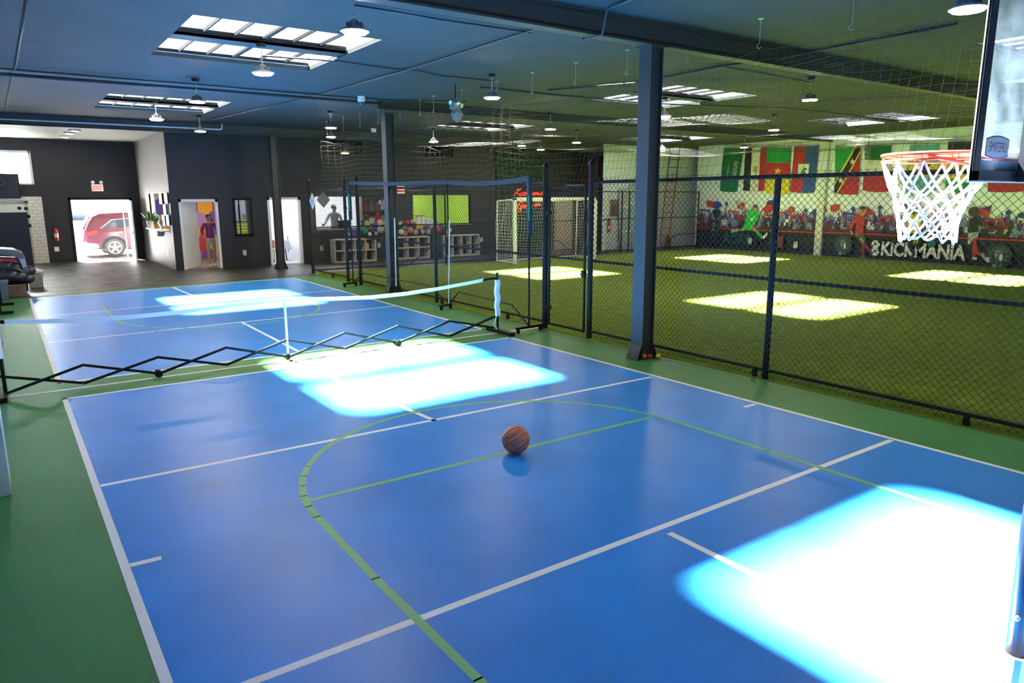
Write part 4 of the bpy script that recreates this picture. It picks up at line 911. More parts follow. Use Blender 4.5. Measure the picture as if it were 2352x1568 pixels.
flag([(1714, 340), (1764, 338), (1758, 438), (1709, 437)], [(full, Wt), (rc(0, 0, .33, 1), K_), (rc(.70, 0, 1, 1), R_), (rc(.42, .42, .60, .56), Gd)], 'flag with vertical black, white and red bands and small gold emblem', 0)
flag([(1765, 339), (1818, 338), (1815, 445), (1758, 442)], [(full, R_), (rc(0, 0, 1, .33), G_m), (rc(0, .66, 1, 1), Y_), (star(.5, .5, .085, 2), Y_)], 'flag with green, red and yellow horizontal bands and a yellow star', 0)
em = [(rc(.26, .38, .68, .62), Wt), ([(.38, .56), (.47, .45), (.56, .56)], G_d), (rc(.44, .44, .5, .58), Gd), (rc(.36, .56, .58, .585), G_m), (rc(.5, .47, .6, .5), K_)]
flag([(1826, 336), (1883, 334), (1872, 442), (1817, 440)], [(full, R_), (rc(.5, 0, 1, 1), Bl)]+em, 'red and blue flag with a white emblem square in the middle', 0)
flag([(1921, 334), (1979, 334), (1973, 446), (1918, 443)], [(full, R_), ([(0, 0), (1, 0), (0, .86)], G_m), ([(.78, 0), (1, 0), (1, .16), (.16, 1), (0, 1), (0, .78)], Y_), ([(.86, 0), (1, 0), (1, .1), (.10, 1), (0, 1), (0, .85)], K_), (star(.70, .33, .075, 1.8), Wt), (star(.28, .72, .075, 1.8), Wt)], 'green and red flag with a black diagonal bearing two white stars', 0)
flag([(1990, 333), (2050, 333), (2043, 440), (1983, 437)], [(full, Wt), (rc(0, 0, 1, .32), G_d), (rc(0, .64, 1, 1), R_)], 'flag with dark green top, pale middle and red bottom band left of hoop', 0)
flag([(2092, 333), (2160, 331), (2150, 444), (2076, 440)], [(full, Aq), (rc(0, .36, 1, .64), Y_), ([(.15, .36), (.85, .36), (.62, .52)], K_)], 'aqua and yellow flag with a black triangle, behind the hoop net', 0)
flag([(2180, 326), (2243, 323), (2246, 442), (2172, 440)], [(full, G_m), (rc(0, 0, 1, .24), Nv), (rc(0, .24, 1, .42), Gd), (rc(0, .42, 1, .64), Y_), (rc(0, .64, 1, .72), Y_)], 'navy, gold and green flag partly behind the backboard edge', 0)
flag([(2272, 322), (2362, 318), (2366, 438), (2270, 440)], [(full, R_), (star(.5, .5, .09, 1.4), Wt)], 'red flag seen below and through the backboard at the right edge', 0)
# outlets, panel box on the mural wall
def plate(name, c, n, w, h, lab, cat='outlet', m=None, grp='wall outlets'):
    c = Vector(c); n = Vector(n); u = Vector((0, 0, 1)); s = u.cross(n).normalized()
    r = empty(name, c, lab, cat, grp); mb = MB(); mb.obox(c+n*.006, s*w/2, u*h/2, n*.006); mb.build('cover', m or M_whiteplastic, r, bevel=.003)
    mb = MB()
    for q in (-.22, .22): mb.obox(c+n*.0135+u*h*q, s*w*.22, u*h*.13, n*.0015)
    mb.build('socket', mat('socket_grey', (.3, .3, .3), .5, raw=True), r)
for px, py, l in ((1727, 553, 'white outlet plate on the mural under the diving goalkeeper'), (1832, 562, 'white outlet plate on the dark mural board left of the pilaster')): plate('wall_outlet', (XW-.128, *wy(px, py)), (-1, 0, 0), .16, .24, l)
p0 = wy(1786, 541); p1 = wy(1802, 568); r = empty('wall_box', (XW-.1, (p0[0]+p1[0])/2, .3), 'red-brown wire-mesh panel low on the mural wall beside the fence post', 'vent')
mb = MB(); mb.box(XW-.15, XW-.11, p1[0], p0[0], p1[1], p0[1]); mb.build('panel', mat('brick_red', (.22, .04, .035), .7, var=.3, vscale=30, raw=True), r)
mb = MB(); mb.box(XW-.16, XW-.11, p1[0]-.03, p1[0], p1[1], p0[1]+.03); mb.box(XW-.16, XW-.11, p1[0], p0[0], p0[1], p0[1]+.03); mb.box(XW-.16, XW-.11, p1[0], p0[0], p1[1]-.03, p1[1]); mb.build('frame', M_char, r)
# ------------------------------------------------------------------ wall screens, exit signs, outlets
M_scr = mat('screen_glass', (.012, .012, .014), .06, spec=.6, raw=True)
for (xa, za, xb, zb), l in (((6.15, 3.66, 7.28, 4.13), 'glossy wall screen high on the dark wall, left one, reflecting the skylight'), ((9.79, 3.69, 10.99, 4.12), 'dim wall screen high on the dark wall, right one')):
    r = empty('wall_screen', ((xa+xb)/2, YB, za), l, 'screen', 'screens high on the back wall')
    mb = MB(); mb.box(xa, xb, YB-.07, YB-.03, za, zb); mb.build('housing', M_black, r, bevel=.006); mb = MB(); mb.recalc = True; mb.box(xa+.02, xb-.02, YB-.073, YB-.070, za+.02, zb-.02); mb.build('display', M_scr, r)
    mb = MB(); mb.box((xa+xb)/2-.1, (xa+xb)/2+.1, YB-.03, YB, za+.1, zb-.1); mb.build('bracket', M_black, r)
M_exr = mat('exit_red', (.9, .05, .04), .5, em=2.2, emc=(255, 40, 30), raw=True)
def exit_sign(x, y, z, w, h, lab, heads):
    r = empty('exit_sign', (x, y, z), lab, 'exit sign', 'lit exit signs')
    mb = MB(); mb.box(x-w/2, x+w/2, y-.05, y, z-h/2, z+h/2); mb.build('housing', mat('exit_white', (.8, .66, .64), .5, em=.25, emc=(255, 190, 180), raw=True), r, bevel=.006)
    mb = MB(); add_text(mb, 'EXIT', (x, y-.053, z), (1, 0, 0), (0, 0, 1), 1, M_exr, .03, width=w*.82, height=h*.62); o = mb.build('lettering', M_exr, r)
    if heads:
        for s in (-1, 1):
            mb = MB(); c = Vector((x+s*w*.36, y-.05, z+h/2+.07)); mb.lathe([(.02, .05), (.055, .02), (.06, -.03), (.05, -.04)], c, 14, axis='y'); mb.bar((c.x, y-.03, z+h/2-.01), (c.x, y-.03, c.z), .02); mb.build('lamp_head', M_whiteplastic, r)
exit_sign(*(lambda p: (p.x, 20.8, p.z))(aty(224, 431, 20.75)), .36, .24, 'red EXIT sign with two lamp heads above the open exit door', True)
exit_sign(*(lambda p: (p.x, YB, p.z))(aty(921, 436, YB-.03)), .30, .27, 'red EXIT sign on the dark wall between the two big windows', False)
for px, py, l in ((562, 580, 'white outlet plate on the dark wall under the framed picture'), (738.5, 570, 'white outlet plate on the dark wall left of the first cube shelf'), (871, 563, 'grey outlet plate on the dark wall right of the first cube shelf'), (1106, 550, 'white outlet plate beside the right end of the last cube shelf')):
    p = aty(px, py, YB); plate('wall_outlet', (p.x, YB, p.z), (0, -1, 0), .11, .17, l)
for px, py, l in ((386, 581, 'white outlet on the grey side wall near the floor'), (329, 514, 'light switch plate on the grey side wall beside the exit')):
    p = atx(px, py, .95); plate('wall_outlet', (.95, p.y, p.z), (-1, 0, 0), .12, .17, l)
# ------------------------------------------------------------------ framed picture on the dark wall, its view in flat colour patches
pa, pb2 = aty(534, 455, YB-.02), aty(583, 540.5, YB-.02); r = empty('framed_picture', ((pa.x+pb2.x)/2, YB, pb2.z), 'black framed picture panel on the dark wall between the office door and the column', 'picture')
xa, xb, za, zb = pa.x, pb2.x, pb2.z, pa.z; w = xb-xa; h = zb-za
mb = MB()
for a, b, c_, d in ((xa, xa+.06, za, zb), (xb-.06, xb, za, zb), (xa, xb, za, za+.06), (xa, xb, zb-.06, zb)): mb.box(a, b, YB-.04, YB, c_, d)
mb.build('frame', M_black, r, bevel=.005)
class FlatY(Flat):
    def poly(s, pts, m, step=.0005): s.k += step; s.mb.flat([(x, s.x-s.k, z) for x, z in pts], m)
    def uv(s, u0, v0, u1, v1, m, sk=0): s.poly([(xa+w*(u0), za+h*(1-v1)), (xa+w*u1, za+h*(1-v1)), (xa+w*(u1+sk), za+h*(1-v0)), (xa+w*(u0+sk), za+h*(1-v0))], m)
f = FlatY(YB-.02); pic = lambda n, c: mat('picture_'+n, c, .25, raw=True)
f.uv(.08, .04, .93, .96, pic('dark', (.05, .05, .05))); f.uv(.08, .04, .66, .35, pic('pale', (.62, .64, .6))); f.uv(.08, .35, .66, .63, pic('bluewhite', (.5, .62, .7))); f.uv(.08, .63, .70, .96, pic('leaf', (.38, .45, .04)))
for v in (.69, .77, .85): f.uv(.08, v, .70, v+.025, pic('straw', (.75, .75, .3)))
f.uv(.22, .16, .36, .62, pic('tan', (.28, .2, .15))); f.uv(.44, .42, .64, .58, pic('brick', (.5, .26, .18))); f.uv(.27, .04, .34, .96, M_black); f.uv(.08, .61, .7, .635, M_black); f.uv(.68, .04, .75, .96, pic('teal', (.07, .11, .11)))
f.mb.build('picture', pic('dark', (0, 0, 0)), r)
# ------------------------------------------------------------------ cube shelves and balloons
M_shelf = mat('shelf_white', (.62, .60, .54), .6, raw=True)
YS = 14.5
def shelf(pxl, pxr, ncol, lab, z1=.80):
    x0, x1 = aty(pxl, 580, YS).x, aty(pxr, 580, YS).x; d = .40; t = .035
    r = empty('cube_shelf', ((x0+x1)/2, YS+d/2, 0), lab, 'shelf', 'white cube shelves along the dark wall')
    mb = MB(); mb.recalc = False
    mb.box(x0, x0+t, YS, YS+d, 0, z1); mb.box(x1-t, x1, YS, YS+d, 0, z1); mb.box(x0+t, x1-t, YS, YS+d, 0, t); mb.box(x0+t, x1-t, YS, YS+d, z1-t, z1); mb.build('case', M_shelf, r)
    mb = MB(); mb.box(x0+t, x1-t, YS+d-.01, YS+d-.002, t, z1-t); mb.build('back_panel', M_char, r)
    for i in range(1, ncol):
        x = x0+(x1-x0)*i/ncol; mb = MB(); mb.box(x-.014, x+.014, YS+.004, YS+d-.01, t, z1-t); mb.build('divider', M_shelf, r)
    for i in range(ncol):
        a = x0+(x1-x0)*i/ncol+(t if i == 0 else .014); b = x0+(x1-x0)*(i+1)/ncol-(t if i == ncol-1 else .014); mb = MB(); mb.box(a, b, YS+.004, YS+d-.01, z1/2-.014, z1/2+.014); mb.build('shelf_board', M_shelf, r)
    return x0, x1
s1 = shelf(769, 865, 4, 'white cube shelf left of the middle column, with a yellow box inside')
s2 = shelf(912, 988, 3, 'white cube shelf right behind the middle column')
s3 = shelf(1021, 1102, 4, 'white cube shelf nearest the soccer goal')
x = s1[0]+(s1[1]-s1[0])*.80; r = empty('yellow_box', (x, YS+.15, .415), 'yellow box standing in the first cube shelf', 'box'); mb = MB(); mb.box(x-.07, x+.07, YS+.08, YS+.22, .4145, .64); mb.build('carton', mat('yellow_card', (.6, .42, .04), .6, raw=True), r, bevel=.006); mb = MB(); mb.tube([(x-.04, YS+.15, .64), (x-.02, YS+.15, .69), (x+.03, YS+.15, .70), (x+.05, YS+.15, .64)], .01, 6); mb.build('handle', M_black, r)
x = aty(1001, 560, YS).x; r = empty('speaker_box', (x, YS+.2, 0), 'dark box standing between the second and the third cube shelf', 'box'); mb = MB(); mb.box(s2[1]+.04, s3[0]-.1, YS+.02, YS+.38, 0, .86); mb.build('cabinet', M_black, r, bevel=.012); mb = MB(); mb.box(s2[1]+.08, s3[0]-.14, YS+.012, YS+.02, .1, .8); mb.build('grille', M_rubber, r)
BC = {'blue': (.02, .14, .42), 'yellow': (.68, .60, .02), 'green': (.01, .34, .17), 'purple': (.14, .05, .32), 'pink': (.72, .18, .32), 'red': (.58, .03, .03), 'orange': (.62, .16, .03), 'white': (.72, .68, .66), 'silver': (.42, .41, .42), 'teal': (.06, .28, .30), 'lavender': (.42, .36, .58), 'peach': (.70, .45, .40), 'mint': (.38, .52, .36)}
bl = [(918.5, 514, 4.5, 'yellow'), (923, 511, 5.5, 'purple'), (936, 512, 6.5, 'red'), (950, 515, 6.5, 'red'), (947, 509, 5, 'lavender'), (930.6, 523, 5.6, 'teal'), (942.7, 528, 7, 'pink'), (921.7, 532, 6, 'white'), (930.6, 535.5, 6.3, 'orange'), (955, 533, 6.2, 'silver'), (960, 521, 5.6, 'yellow'), (968, 522, 5.6, 'yellow'), (976, 523, 6, 'purple'), (971, 532, 5, 'lavender'), (983.5, 532, 6.6, 'mint'), (989, 519.5, 6, 'silver'), (1002, 514, 5, 'orange'), (1002.5, 519, 5, 'yellow'), (1007, 528, 6.6, 'red'), (1013, 518, 6, 'purple'), (1023, 522.5, 6, 'green'), (1028, 532, 6, 'peach'), (1033, 528, 5, 'white'),
      (833, 507.5, 5, 'blue'), (832, 517, 4.6, 'blue'), (843, 513.6, 7, 'yellow'), (839, 529, 7.3, 'green'), (832, 525, 5, 'teal'), (862, 515, 5.6, 'purple'), (855, 526, 6.2, 'purple'), (873, 512, 7.3, 'peach'), (874, 528, 7.3, 'silver'), (884, 515, 4.5, 'yellow'), (884, 527, 6.3, 'orange'), (804, 527, 6, 'blue'), (812.5, 531, 5, 'purple'), (798, 539, 6.6, 'lavender'), (812.5, 540, 6, 'purple'), (821, 534, 5, 'purple'), (849, 537, 4.5, 'white'), (864, 536, 4.8, 'mint')]
bl.sort(); cnt = {}; bproto = None
sh_x = [s1, s2, s3]
for i, (px, py, rp, col) in enumerate(bl):
    cnt[col] = cnt.get(col, 0)+1; n_same = sum(1 for b in bl if b[3] == col)
    y = YS+.1+.16*((i*7) % 3)/2-(.12 if py > 528 else 0)*0; p = aty(px, py, y); R = rp/F*(p-CP).dot(fw)*1.06
    z = max(p.z, .80+R); lab = 'shiny %s balloon, %s of its colour from the left, above the cube shelves' % (col, ORD[cnt[col]-1] if n_same > 1 else 'the only one')
    if n_same == 1: lab = 'the only %s balloon in the row above the cube shelves' % col
    r = empty('balloon', (p.x, y, z-R), lab, 'balloon', 'balloons over the cube shelves')
    mb = MB(); mb.sphere((p.x, y, z), R, nu=16, nv=12, sc=(.95, .95, 1.0)); mb.build('skin', mat('balloon_'+col, BC[col], .18, spec=.7, raw=True), r, smooth=True)
    mb = MB(); mb.lathe([(R*.05, 0), (R*.10, -R*.10)], (p.x, y, z-R*.97), 8); mb.build('knot', mat('balloon_'+col, BC[col]), r)
# ------------------------------------------------------------------ soccer goal
M_goal = mat('goal_white', (.74, .76, .78), .4, raw=True); gx0, gx1, gy, gz = 10.50, 14.02, 10.35, 2.19
r = empty('soccer_goal', ((gx0+gx1)/2, gy, 0), 'white soccer goal with a sagging white net at the back of the turf', 'goal')
for x in (gx0, gx1):
    mb = MB(); mb.box(x-.05, x+.05, gy-.05, gy+.05, .012, gz); mb.build('post', M_goal, r, bevel=.01)
mb = MB(); mb.box(gx0-.05, gx1+.05, gy-.05, gy+.05, gz-.1, gz); mb.build('crossbar', M_goal, r, bevel=.01)
for x in (gx0+.02, gx1+.05):
    mb = MB(); mb.tube([(x, gy, gz-.05), (x, gy+1.05, gz-.12), (x, gy+1.1, .06), (x, gy, .05)], .022, 8); mb.build('side_frame', M_goal, r)
mb = MB(); mb.tube([(gx0, gy+1.1, .05), (gx1, gy+1.1, .05)], .022, 8); mb.build('ground_bar', M_goal, r)
mb = MB(); mb.recalc = False; st = .11
def gb(u, v):   # back sheet
    s = math.sin(math.pi*u)*math.sin(math.pi*v); return (gx0+(gx1-gx0)*u+.03*math.sin(v*9+u*3), gy+1.06-.22*s+.05*math.sin(u*8+v*3), .06+(gz-.2)*v-.12*s)
nu, nv = int(3.5/st), int(2.1/st)
for i in range(nu+1): mb.tube([gb(i/nu, j/nv) for j in range(nv+1)], .0035, 3, caps=False)
for j in range(nv+1): mb.tube([gb(i/nu, j/nv) for i in range(nu+1)], .0035, 3, caps=False)
for x in (gx0+.02, gx1+.04):
    n = 9
    for i in range(n+1): mb.tube([(x+.04*math.sin(i+j*.5), gy+1.06*i/n, .06+(gz-.14)*j/nv-.03*i/n) for j in range(nv+1)], .0035, 3, caps=False)
    for j in range(nv+1): mb.tube([(x+.04*math.sin(i+j*.5), gy+1.06*i/n, .06+(gz-.14)*j/nv-.03*i/n) for i in range(n+1)], .0035, 3, caps=False)
for j in range(n+1): mb.tube([(gx0+(gx1-gx0)*i/nu, gy+1.05*j/n, gz-.08-.06*math.sin(math.pi*i/nu)*j/n) for i in range(nu+1)], .0035, 3, caps=False)
mb.build('net', M_netwhite, r)
# ------------------------------------------------------------------ hedge wall with neon lettering
hx0, hx1, hz = 12.95, 15.30, 4.24; r = empty('hedge_wall', ((hx0+hx1)/2, YB, 0), 'tall dark green artificial hedge panel on the back wall behind the goal', 'hedge wall')
mb = MB(); mb.box(hx0, hx1, YB-.05, YB, .01, hz); mb.build('backing', mat('hedge_backing', (.01, .03, .01), .9, raw=True), r)
mb = MB(); mb.recalc = False; rnd = random.Random(3)
M_leaf = mat('hedge_leaf', (.035, .11, .03), .6, var=.4, vscale=9, raw=True)
for i in range(4200):
    x, z = rnd.uniform(hx0+.03, hx1-.03), rnd.uniform(.06, hz-.06); a = rnd.uniform(0, 6.28); s = rnd.uniform(.03, .055); q = Vector((math.cos(a), -.5-rnd.random()*.5, math.sin(a))).normalized(); c = Vector((x, YB-.055-rnd.random()*.02, z)); v = Vector((-math.sin(a), rnd.uniform(-.4, .4), math.cos(a)))
    mb.flat([c, c+q*s*.5+v*s*.35, c+q*s, c+q*s*.5-v*s*.35])
o = mb.build('foliage', M_leaf, r); o['kind'] = 'stuff'
M_neon = mat('neon_red', (1, .04, .03), .4, em=6, emc=(255, 28, 16), raw=True)
GLY = {'K': [[(0, 0), (.18, .5), (.3, 1.0)], [(.62, 1.0), (.25, .55), (.16, .45)], [(.2, .48), (.4, .3), (.62, .0)]], 'i': [[(0, .32), (.06, .1), (.14, 0), (.26, .1)], [(.1, .46), (.11, .48)]], 'c': [[(.26, .36), (.12, .42), (.02, .2), (.1, 0), (.3, .08)]],
       'k': [[(0, 0), (.08, .5), (.16, .85)], [(.3, .4), (.06, .2), (.2, .12), (.34, 0)]], 'm': [[(0, 0), (.05, .38), (.06, .2), (.16, .4), (.18, 0), (.2, .22), (.3, .4), (.33, .04), (.42, .02)]], 'a': [[(.28, .36), (.1, .4), (.02, .16), (.12, 0), (.26, .3), (.26, .04), (.36, .05)]],
       'n': [[(0, 0), (.05, .38), (.07, .2), (.2, .4), (.23, .04), (.34, .04)]], 'G': [[(.56, .82), (.4, 1.0), (.14, .8), (.02, .35), (.14, .02), (.36, .0), (.5, .36), (.26, .38)], [(.5, .36), (.44, -.3), (.24, -.35)]], 'e': [[(.04, .2), (.24, .28), (.2, .42), (.06, .34), (.06, .08), (.2, 0), (.34, .1)]], 'o': [[(.14, .4), (.02, .2), (.12, 0), (.26, .16), (.2, .38), (.14, .4), (.34, .36)]], ' ': []}
WID = {'K': .66, 'i': .27, 'c': .33, 'k': .38, 'm': .46, 'a': .38, 'n': .36, 'G': .62, 'e': .36, 'o': .36, ' ': .2}
rn = empty('neon_sign', (14.6, YB-.09, 1.8), 'red neon script reading Kickmania Game on, on the hedge wall', 'neon sign')
def neon(s, pl_, pr, zscale, base):
    a, b = aty(*pl_, YB-.1), aty(*pr, YB-.1); tot = sum(WID[c_] for c_ in s); k = (b.x-a.x)/tot; u = 0
    for c_ in s:
        for st_ in GLY[c_]:
            pts = st_; sm = []
            for i in range(len(pts)-1):
                p0, p1, p2, p3 = pts[max(i-1, 0)], pts[i], pts[i+1], pts[min(i+2, len(pts)-1)]
                for t in (0, .33, .66): sm.append(tuple(.5*((2*p1[q])+(-p0[q]+p2[q])*t+(2*p0[q]-5*p1[q]+4*p2[q]-p3[q])*t*t+(-p0[q]+3*p1[q]-3*p2[q]+p3[q])*t**3) for q in (0, 1)))
            sm.append(pts[-1]); mb = MB(); mb.tube([(a.x+k*(u+q[0]+q[1]*.15), YB-.1, a.z+(b.z-a.z)*(u/tot)+q[1]*zscale) for q in sm], .013, 6); mb.build('neon_tube', M_neon, rn)
        u += WID[c_]
neon('Kickmania', (1181, 449), (1249, 447), .27, 0); neon('Game on', (1188, 479), (1241, 472), .27, 0)
mb = MB(); mb.box(14.0, 15.3, YB-.086, YB-.08, 1.7, 2.75); mb.build('clear_backing', M_char if False else mat('hedge_backing', (.01, .03, .01)), rn)
# beige door right of the hedge
c = casing('door_5', 16.0, 16.85, 2.1, y=YB-.03, m=mat('beige_frame', (.40, .33, .26), .6, raw=True)); mb = MB(); mb.box(16.0, 16.85, YB-.03, YB-.005, .01, 2.1); lf = mb.build('door_leaf', mat('beige_door', (.58, .47, .38), .55, raw=True), c); mb = MB(); mb.tube([(16.1, YB-.03, 1), (16.1, YB-.08, 1), (16.22, YB-.08, 1)], .012); mb.build('door_handle', M_steel, lf)
# ------------------------------------------------------------------ things in the white corner
YW = 13.5
M_red = mat('extinguisher_red', (.48, .025, .03), .35, raw=True)
def extinguisher(x, y, z, lab):
    r = empty('fire_extinguisher', (x, y, z), lab, 'fire extinguisher', 'wall fire extinguishers')
    mb = MB(); mb.lathe([(.05, 0), (.068, .02), (.068, .36), (.05, .42), (.022, .45), (.022, .47)], (x, y-.085, z), 18); b = mb.build('cylinder', M_red, r, smooth=False)
    mb = MB(); mb.lathe([(.0695, .12), (.0695, .26)], (x, y-.085, z), 18); mb.build('label_band', mat('label_cream', (.66, .60, .5), .6, raw=True), b)
    mb = MB(); mb.bar((x-.03, y-.085, z+.49), (x+.09, y-.085, z+.52), .025, .02); mb.bar((x-.03, y-.085, z+.47), (x+.07, y-.085, z+.47), .025, .02); mb.lathe([(.02, .46), (.02, .5)], (x, y-.085, z), 10); mb.build('valve_handle', M_black, r)
    mb = MB(); mb.tube([(x-.03, y-.085, z+.48), (x-.10, y-.085, z+.42), (x-.10, y-.085, z+.16), (x-.09, y-.085, z+.05)], .011, 8); mb.build('hose', M_rubber, r); mb = MB(); mb.box(x-.03, x+.03, y-.02, y, z+.1, z+.4); mb.build('bracket', M_steel, r)
p = aty(1399, 533, YW-.08); extinguisher(p.x, YW+.003, p.z, 'red fire extinguisher on the white wall behind the back fence')
p = aty(131, 553, 20.7); extinguisher(p.x, 20.803, p.z, 'red fire extinguisher on the dark wall left of the exit door')
p = aty(130.5, 572, 20.79); r = empty('wall_card', (p.x, 20.79, p.z), 'small white card on the dark wall below the fire extinguisher', 'card'); mb = MB(); mb.box(p.x-.07, p.x+.07, 20.785, 20.8, p.z-.08, p.z+.08); mb.build('paper', M_whiteplastic, r)
a, b = aty(1401, 458, YW), aty(1417, 497, YW); r = empty('electrical_board', ((a.x+b.x)/2, YW, b.z), 'brown electrical backing board with a dark meter on the white wall', 'electrical board')
mb = MB(); mb.box(a.x, b.x, YW-.03, YW, b.z, a.z); mb.build('board', mat('plywood_brown', (.22, .15, .07), .7, var=.2, vscale=5, raw=True), r); mb = MB(); mb.box((a.x+b.x)/2-.1, (a.x+b.x)/2+.12, YW-.12, YW-.03, (a.z+b.z)/2-.25, (a.z+b.z)/2+.1); mb.build('meter_box', mat('meter_grey', (.10, .10, .10), .5, raw=True), r)
M_wrap = mat('pale_blue_wrap', (.36, .52, .60), .3, spec=.6, raw=True); M_wrap2 = mat('grey_wrap', (.42, .46, .50), .35, raw=True)
for i, (l_, r_, top_, m_, lab) in enumerate(((1421, 1446, 432, M_wrap2, 'grey wrapped tall panel leaning on the white wall'), (1446, 1463, 422, M_wrap, 'pale blue wrapped tall panel leaning beside the near column'), (1462, 1472, 424, M_wrap2, 'narrow grey panel leaning, half hidden by the near column'))):
    a, b = aty(l_, 570, YW-.2), aty(r_, 570, YW-.2); h_ = aty(l_, top_, YW-.1).z; r = empty('wrapped_panel', ((a.x+b.x)/2, YW-.25, 0), lab, 'panel', 'wrapped panels leaning in the white corner')
    mb = MB(); x0, x1 = a.x+.02, b.x-.02; mb.prism([(x0, YW-.33-.0*i, 0.003), (x1, YW-.33, .003), (x1, YW-.10, h_), (x0, YW-.10, h_)], (0, .05, 0)); mb.build('sheet', m_, r, bevel=.01)
    mb = MB()
    for k in (.3, .7): zz = h_*k; yy = YW-.33+.23*k-.006; mb.box(x0-.004, x1+.004, yy-.003, yy+.02, zz-.03, zz+.03)
    mb.build('tape_band', M_whiteplastic, r)
# red ladder
r = empty('extension_ladder', (19.9, 13.0, 0), 'red and black extension ladder leaning against the white wall', 'ladder'); M_lred = mat('ladder_red', (.42, .05, .05), .5, raw=True)
la, lb, ta, tb = aty(1514, 567, 12.75), aty(1534, 567, 12.75), aty(1540, 338, 13.4), aty(1562, 338, 13.4)
la.z = lb.z = .01
for n_, a, b in (('left', la, ta), ('right', lb, tb)):
    mid = a+(b-a)*.68
    mb = MB(); mb.bar(a, mid, .03, .07); mb.build('rail', M_lred, r); mb = MB(); mb.bar(mid, b, .03, .06); mb.build('rail', M_black, r)
for i in range(13):
    t = .05+.9*i/12; mb = MB(); mb.tube([la+(ta-la)*t, lb+(tb-lb)*t], .014, 8); mb.build('rung', M_lred if t < .68 else M_black, r)
p = aty(1531, 562, 13.0); r = empty('metal_canister', (p.x, 13.0, 0), 'short dark metal canister on the floor beside the red ladder', 'canister'); mb = MB(); mb.lathe([(.12, .003), (.12, .42), (.05, .5), (.05, .56)], (p.x+.25, 13.15, 0), 16); mb.build('tank', mat('canister_brown', (.10, .07, .06), .4, raw=True), r); mb = MB(); mb.tube([(p.x+.2, 13.15, .56), (p.x+.2, 13.15, .64), (p.x+.3, 13.15, .64), (p.x+.3, 13.15, .56)], .012, 8); mb.build('handle', M_black, r)
# ------------------------------------------------------------------ small ceiling devices
for px, py, l in ((822, 229, 'white dome camera under the ceiling left of the middle column'), (858, 299, 'small white dome camera far behind, left of the middle column')):
    p = atz(px, py, CZ-.05); p.y -= .18 if px < 850 else 0; r = empty('dome_camera', (p.x, p.y, CZ), l, 'camera', 'ceiling dome cameras'); mb = MB(); mb.lathe([(.085, .003), (.085, -.05), (.075, -.12)], (p.x, p.y, CZ), 18); mb.build('housing', M_whiteplastic, r); mb = MB(); mb.lathe([(.07, -.12), (.06, -.16), (.03, -.185), (.0, -.19)], (p.x, p.y, CZ), 18); mb.build('dome', mat('smoked_dome', (.05, .05, .06), .1, raw=True), r, smooth=True)
M_clear = mat('crumpled_plastic', (.13, .17, .16), .15, spec=.6, raw=True)
for px, py, zt, l in ((1046, 232, 4.02, 'floodlight wrapped in crumpled clear plastic beside the net cable'), (1994, 337, 4.05, 'floodlight wrapped in clear plastic high before the flag wall')):
    p = atz(px, py, zt) if px < 1500 else aty(px, py, 5.0)
    if px > 1500: p = atx(px, py, 20.9)
    r = empty('flood_light', (p.x, p.y, CZ), l, 'floodlight', 'plastic wrapped floodlights'); mb = MB(); mb.tube([(p.x, p.y, CZ), (p.x, p.y, p.z)], .012, 6); mb.build('stem', M_black, r)
    mb = MB(); mb.sphere((p.x, p.y, p.z-.06), .15, nu=9, nv=6, sc=(1, .8, .75)); mb.sphere((p.x+.03, p.y, p.z-.26), .13, nu=7, nv=5, sc=(.9, .8, .9)); mb.v = [(x+.03*math.sin(z*40+x*30), y+.02*math.sin(x*50), z+.025*math.sin(x*45+y*30)) for x, y, z in mb.v]; mb.build('wrapped_head', M_clear, r)
# ------------------------------------------------------------------ left side : screen, gym mat, massage chair, box, rack
a, b = aty(-30, 398, 20.68), aty(49, 455, 20.68); r = empty('wall_screen', ((a.x+b.x)/2, 20.8, b.z), 'large black screen on the entrance wall below the bright window', 'screen')
mb = MB(); mb.box(a.x, b.x, 20.64, 20.72, b.z, a.z); mb.build('housing', M_black, r, bevel=.01); mb = MB(); mb.box(a.x+.03, b.x-.03, 20.632, 20.641, b.z+.03, a.z-.03); mb.build('display', mat('screen_matte', (.014, .015, .018), .35, raw=True), r); mb = MB(); mb.box(a.x+.1, b.x-.1, 20.72, 20.8, b.z+.2, a.z-.2); mb.build('bracket', M_black, r)
mb = MB(); c = aty(3, 418, 20.63); mb.tube([(c.x+.09*math.cos(t), 20.63, c.z+.09*math.sin(t)) for t in [math.pi*2*i/24 for i in range(24)]], .008, 6, closed=True); mb.build('ring_mark', mat('screen_mark', (.10, .12, .15), .4, raw=True), r)
# frosted pane of the high window
def frosted():
    m = bpy.data.materials.new('frosted_glass'); m.use_nodes = True; nt = m.node_tree; nt.nodes.clear(); out = nt.nodes.new('ShaderNodeOutputMaterial'); t = nt.nodes.new('ShaderNodeBsdfTranslucent'); t.inputs['Color'].default_value = (.8, .84, .84, 1); nt.links.new(t.outputs[0], out.inputs['Surface']); return m
w3 = [o for o in bpy.data.objects if o.name == 'window_3'][0]
mb = MB(); mb.box(-3.62, -2.27, 20.88, 20.89, 2.70, 3.78); mb.build('pane', frosted(), w3)
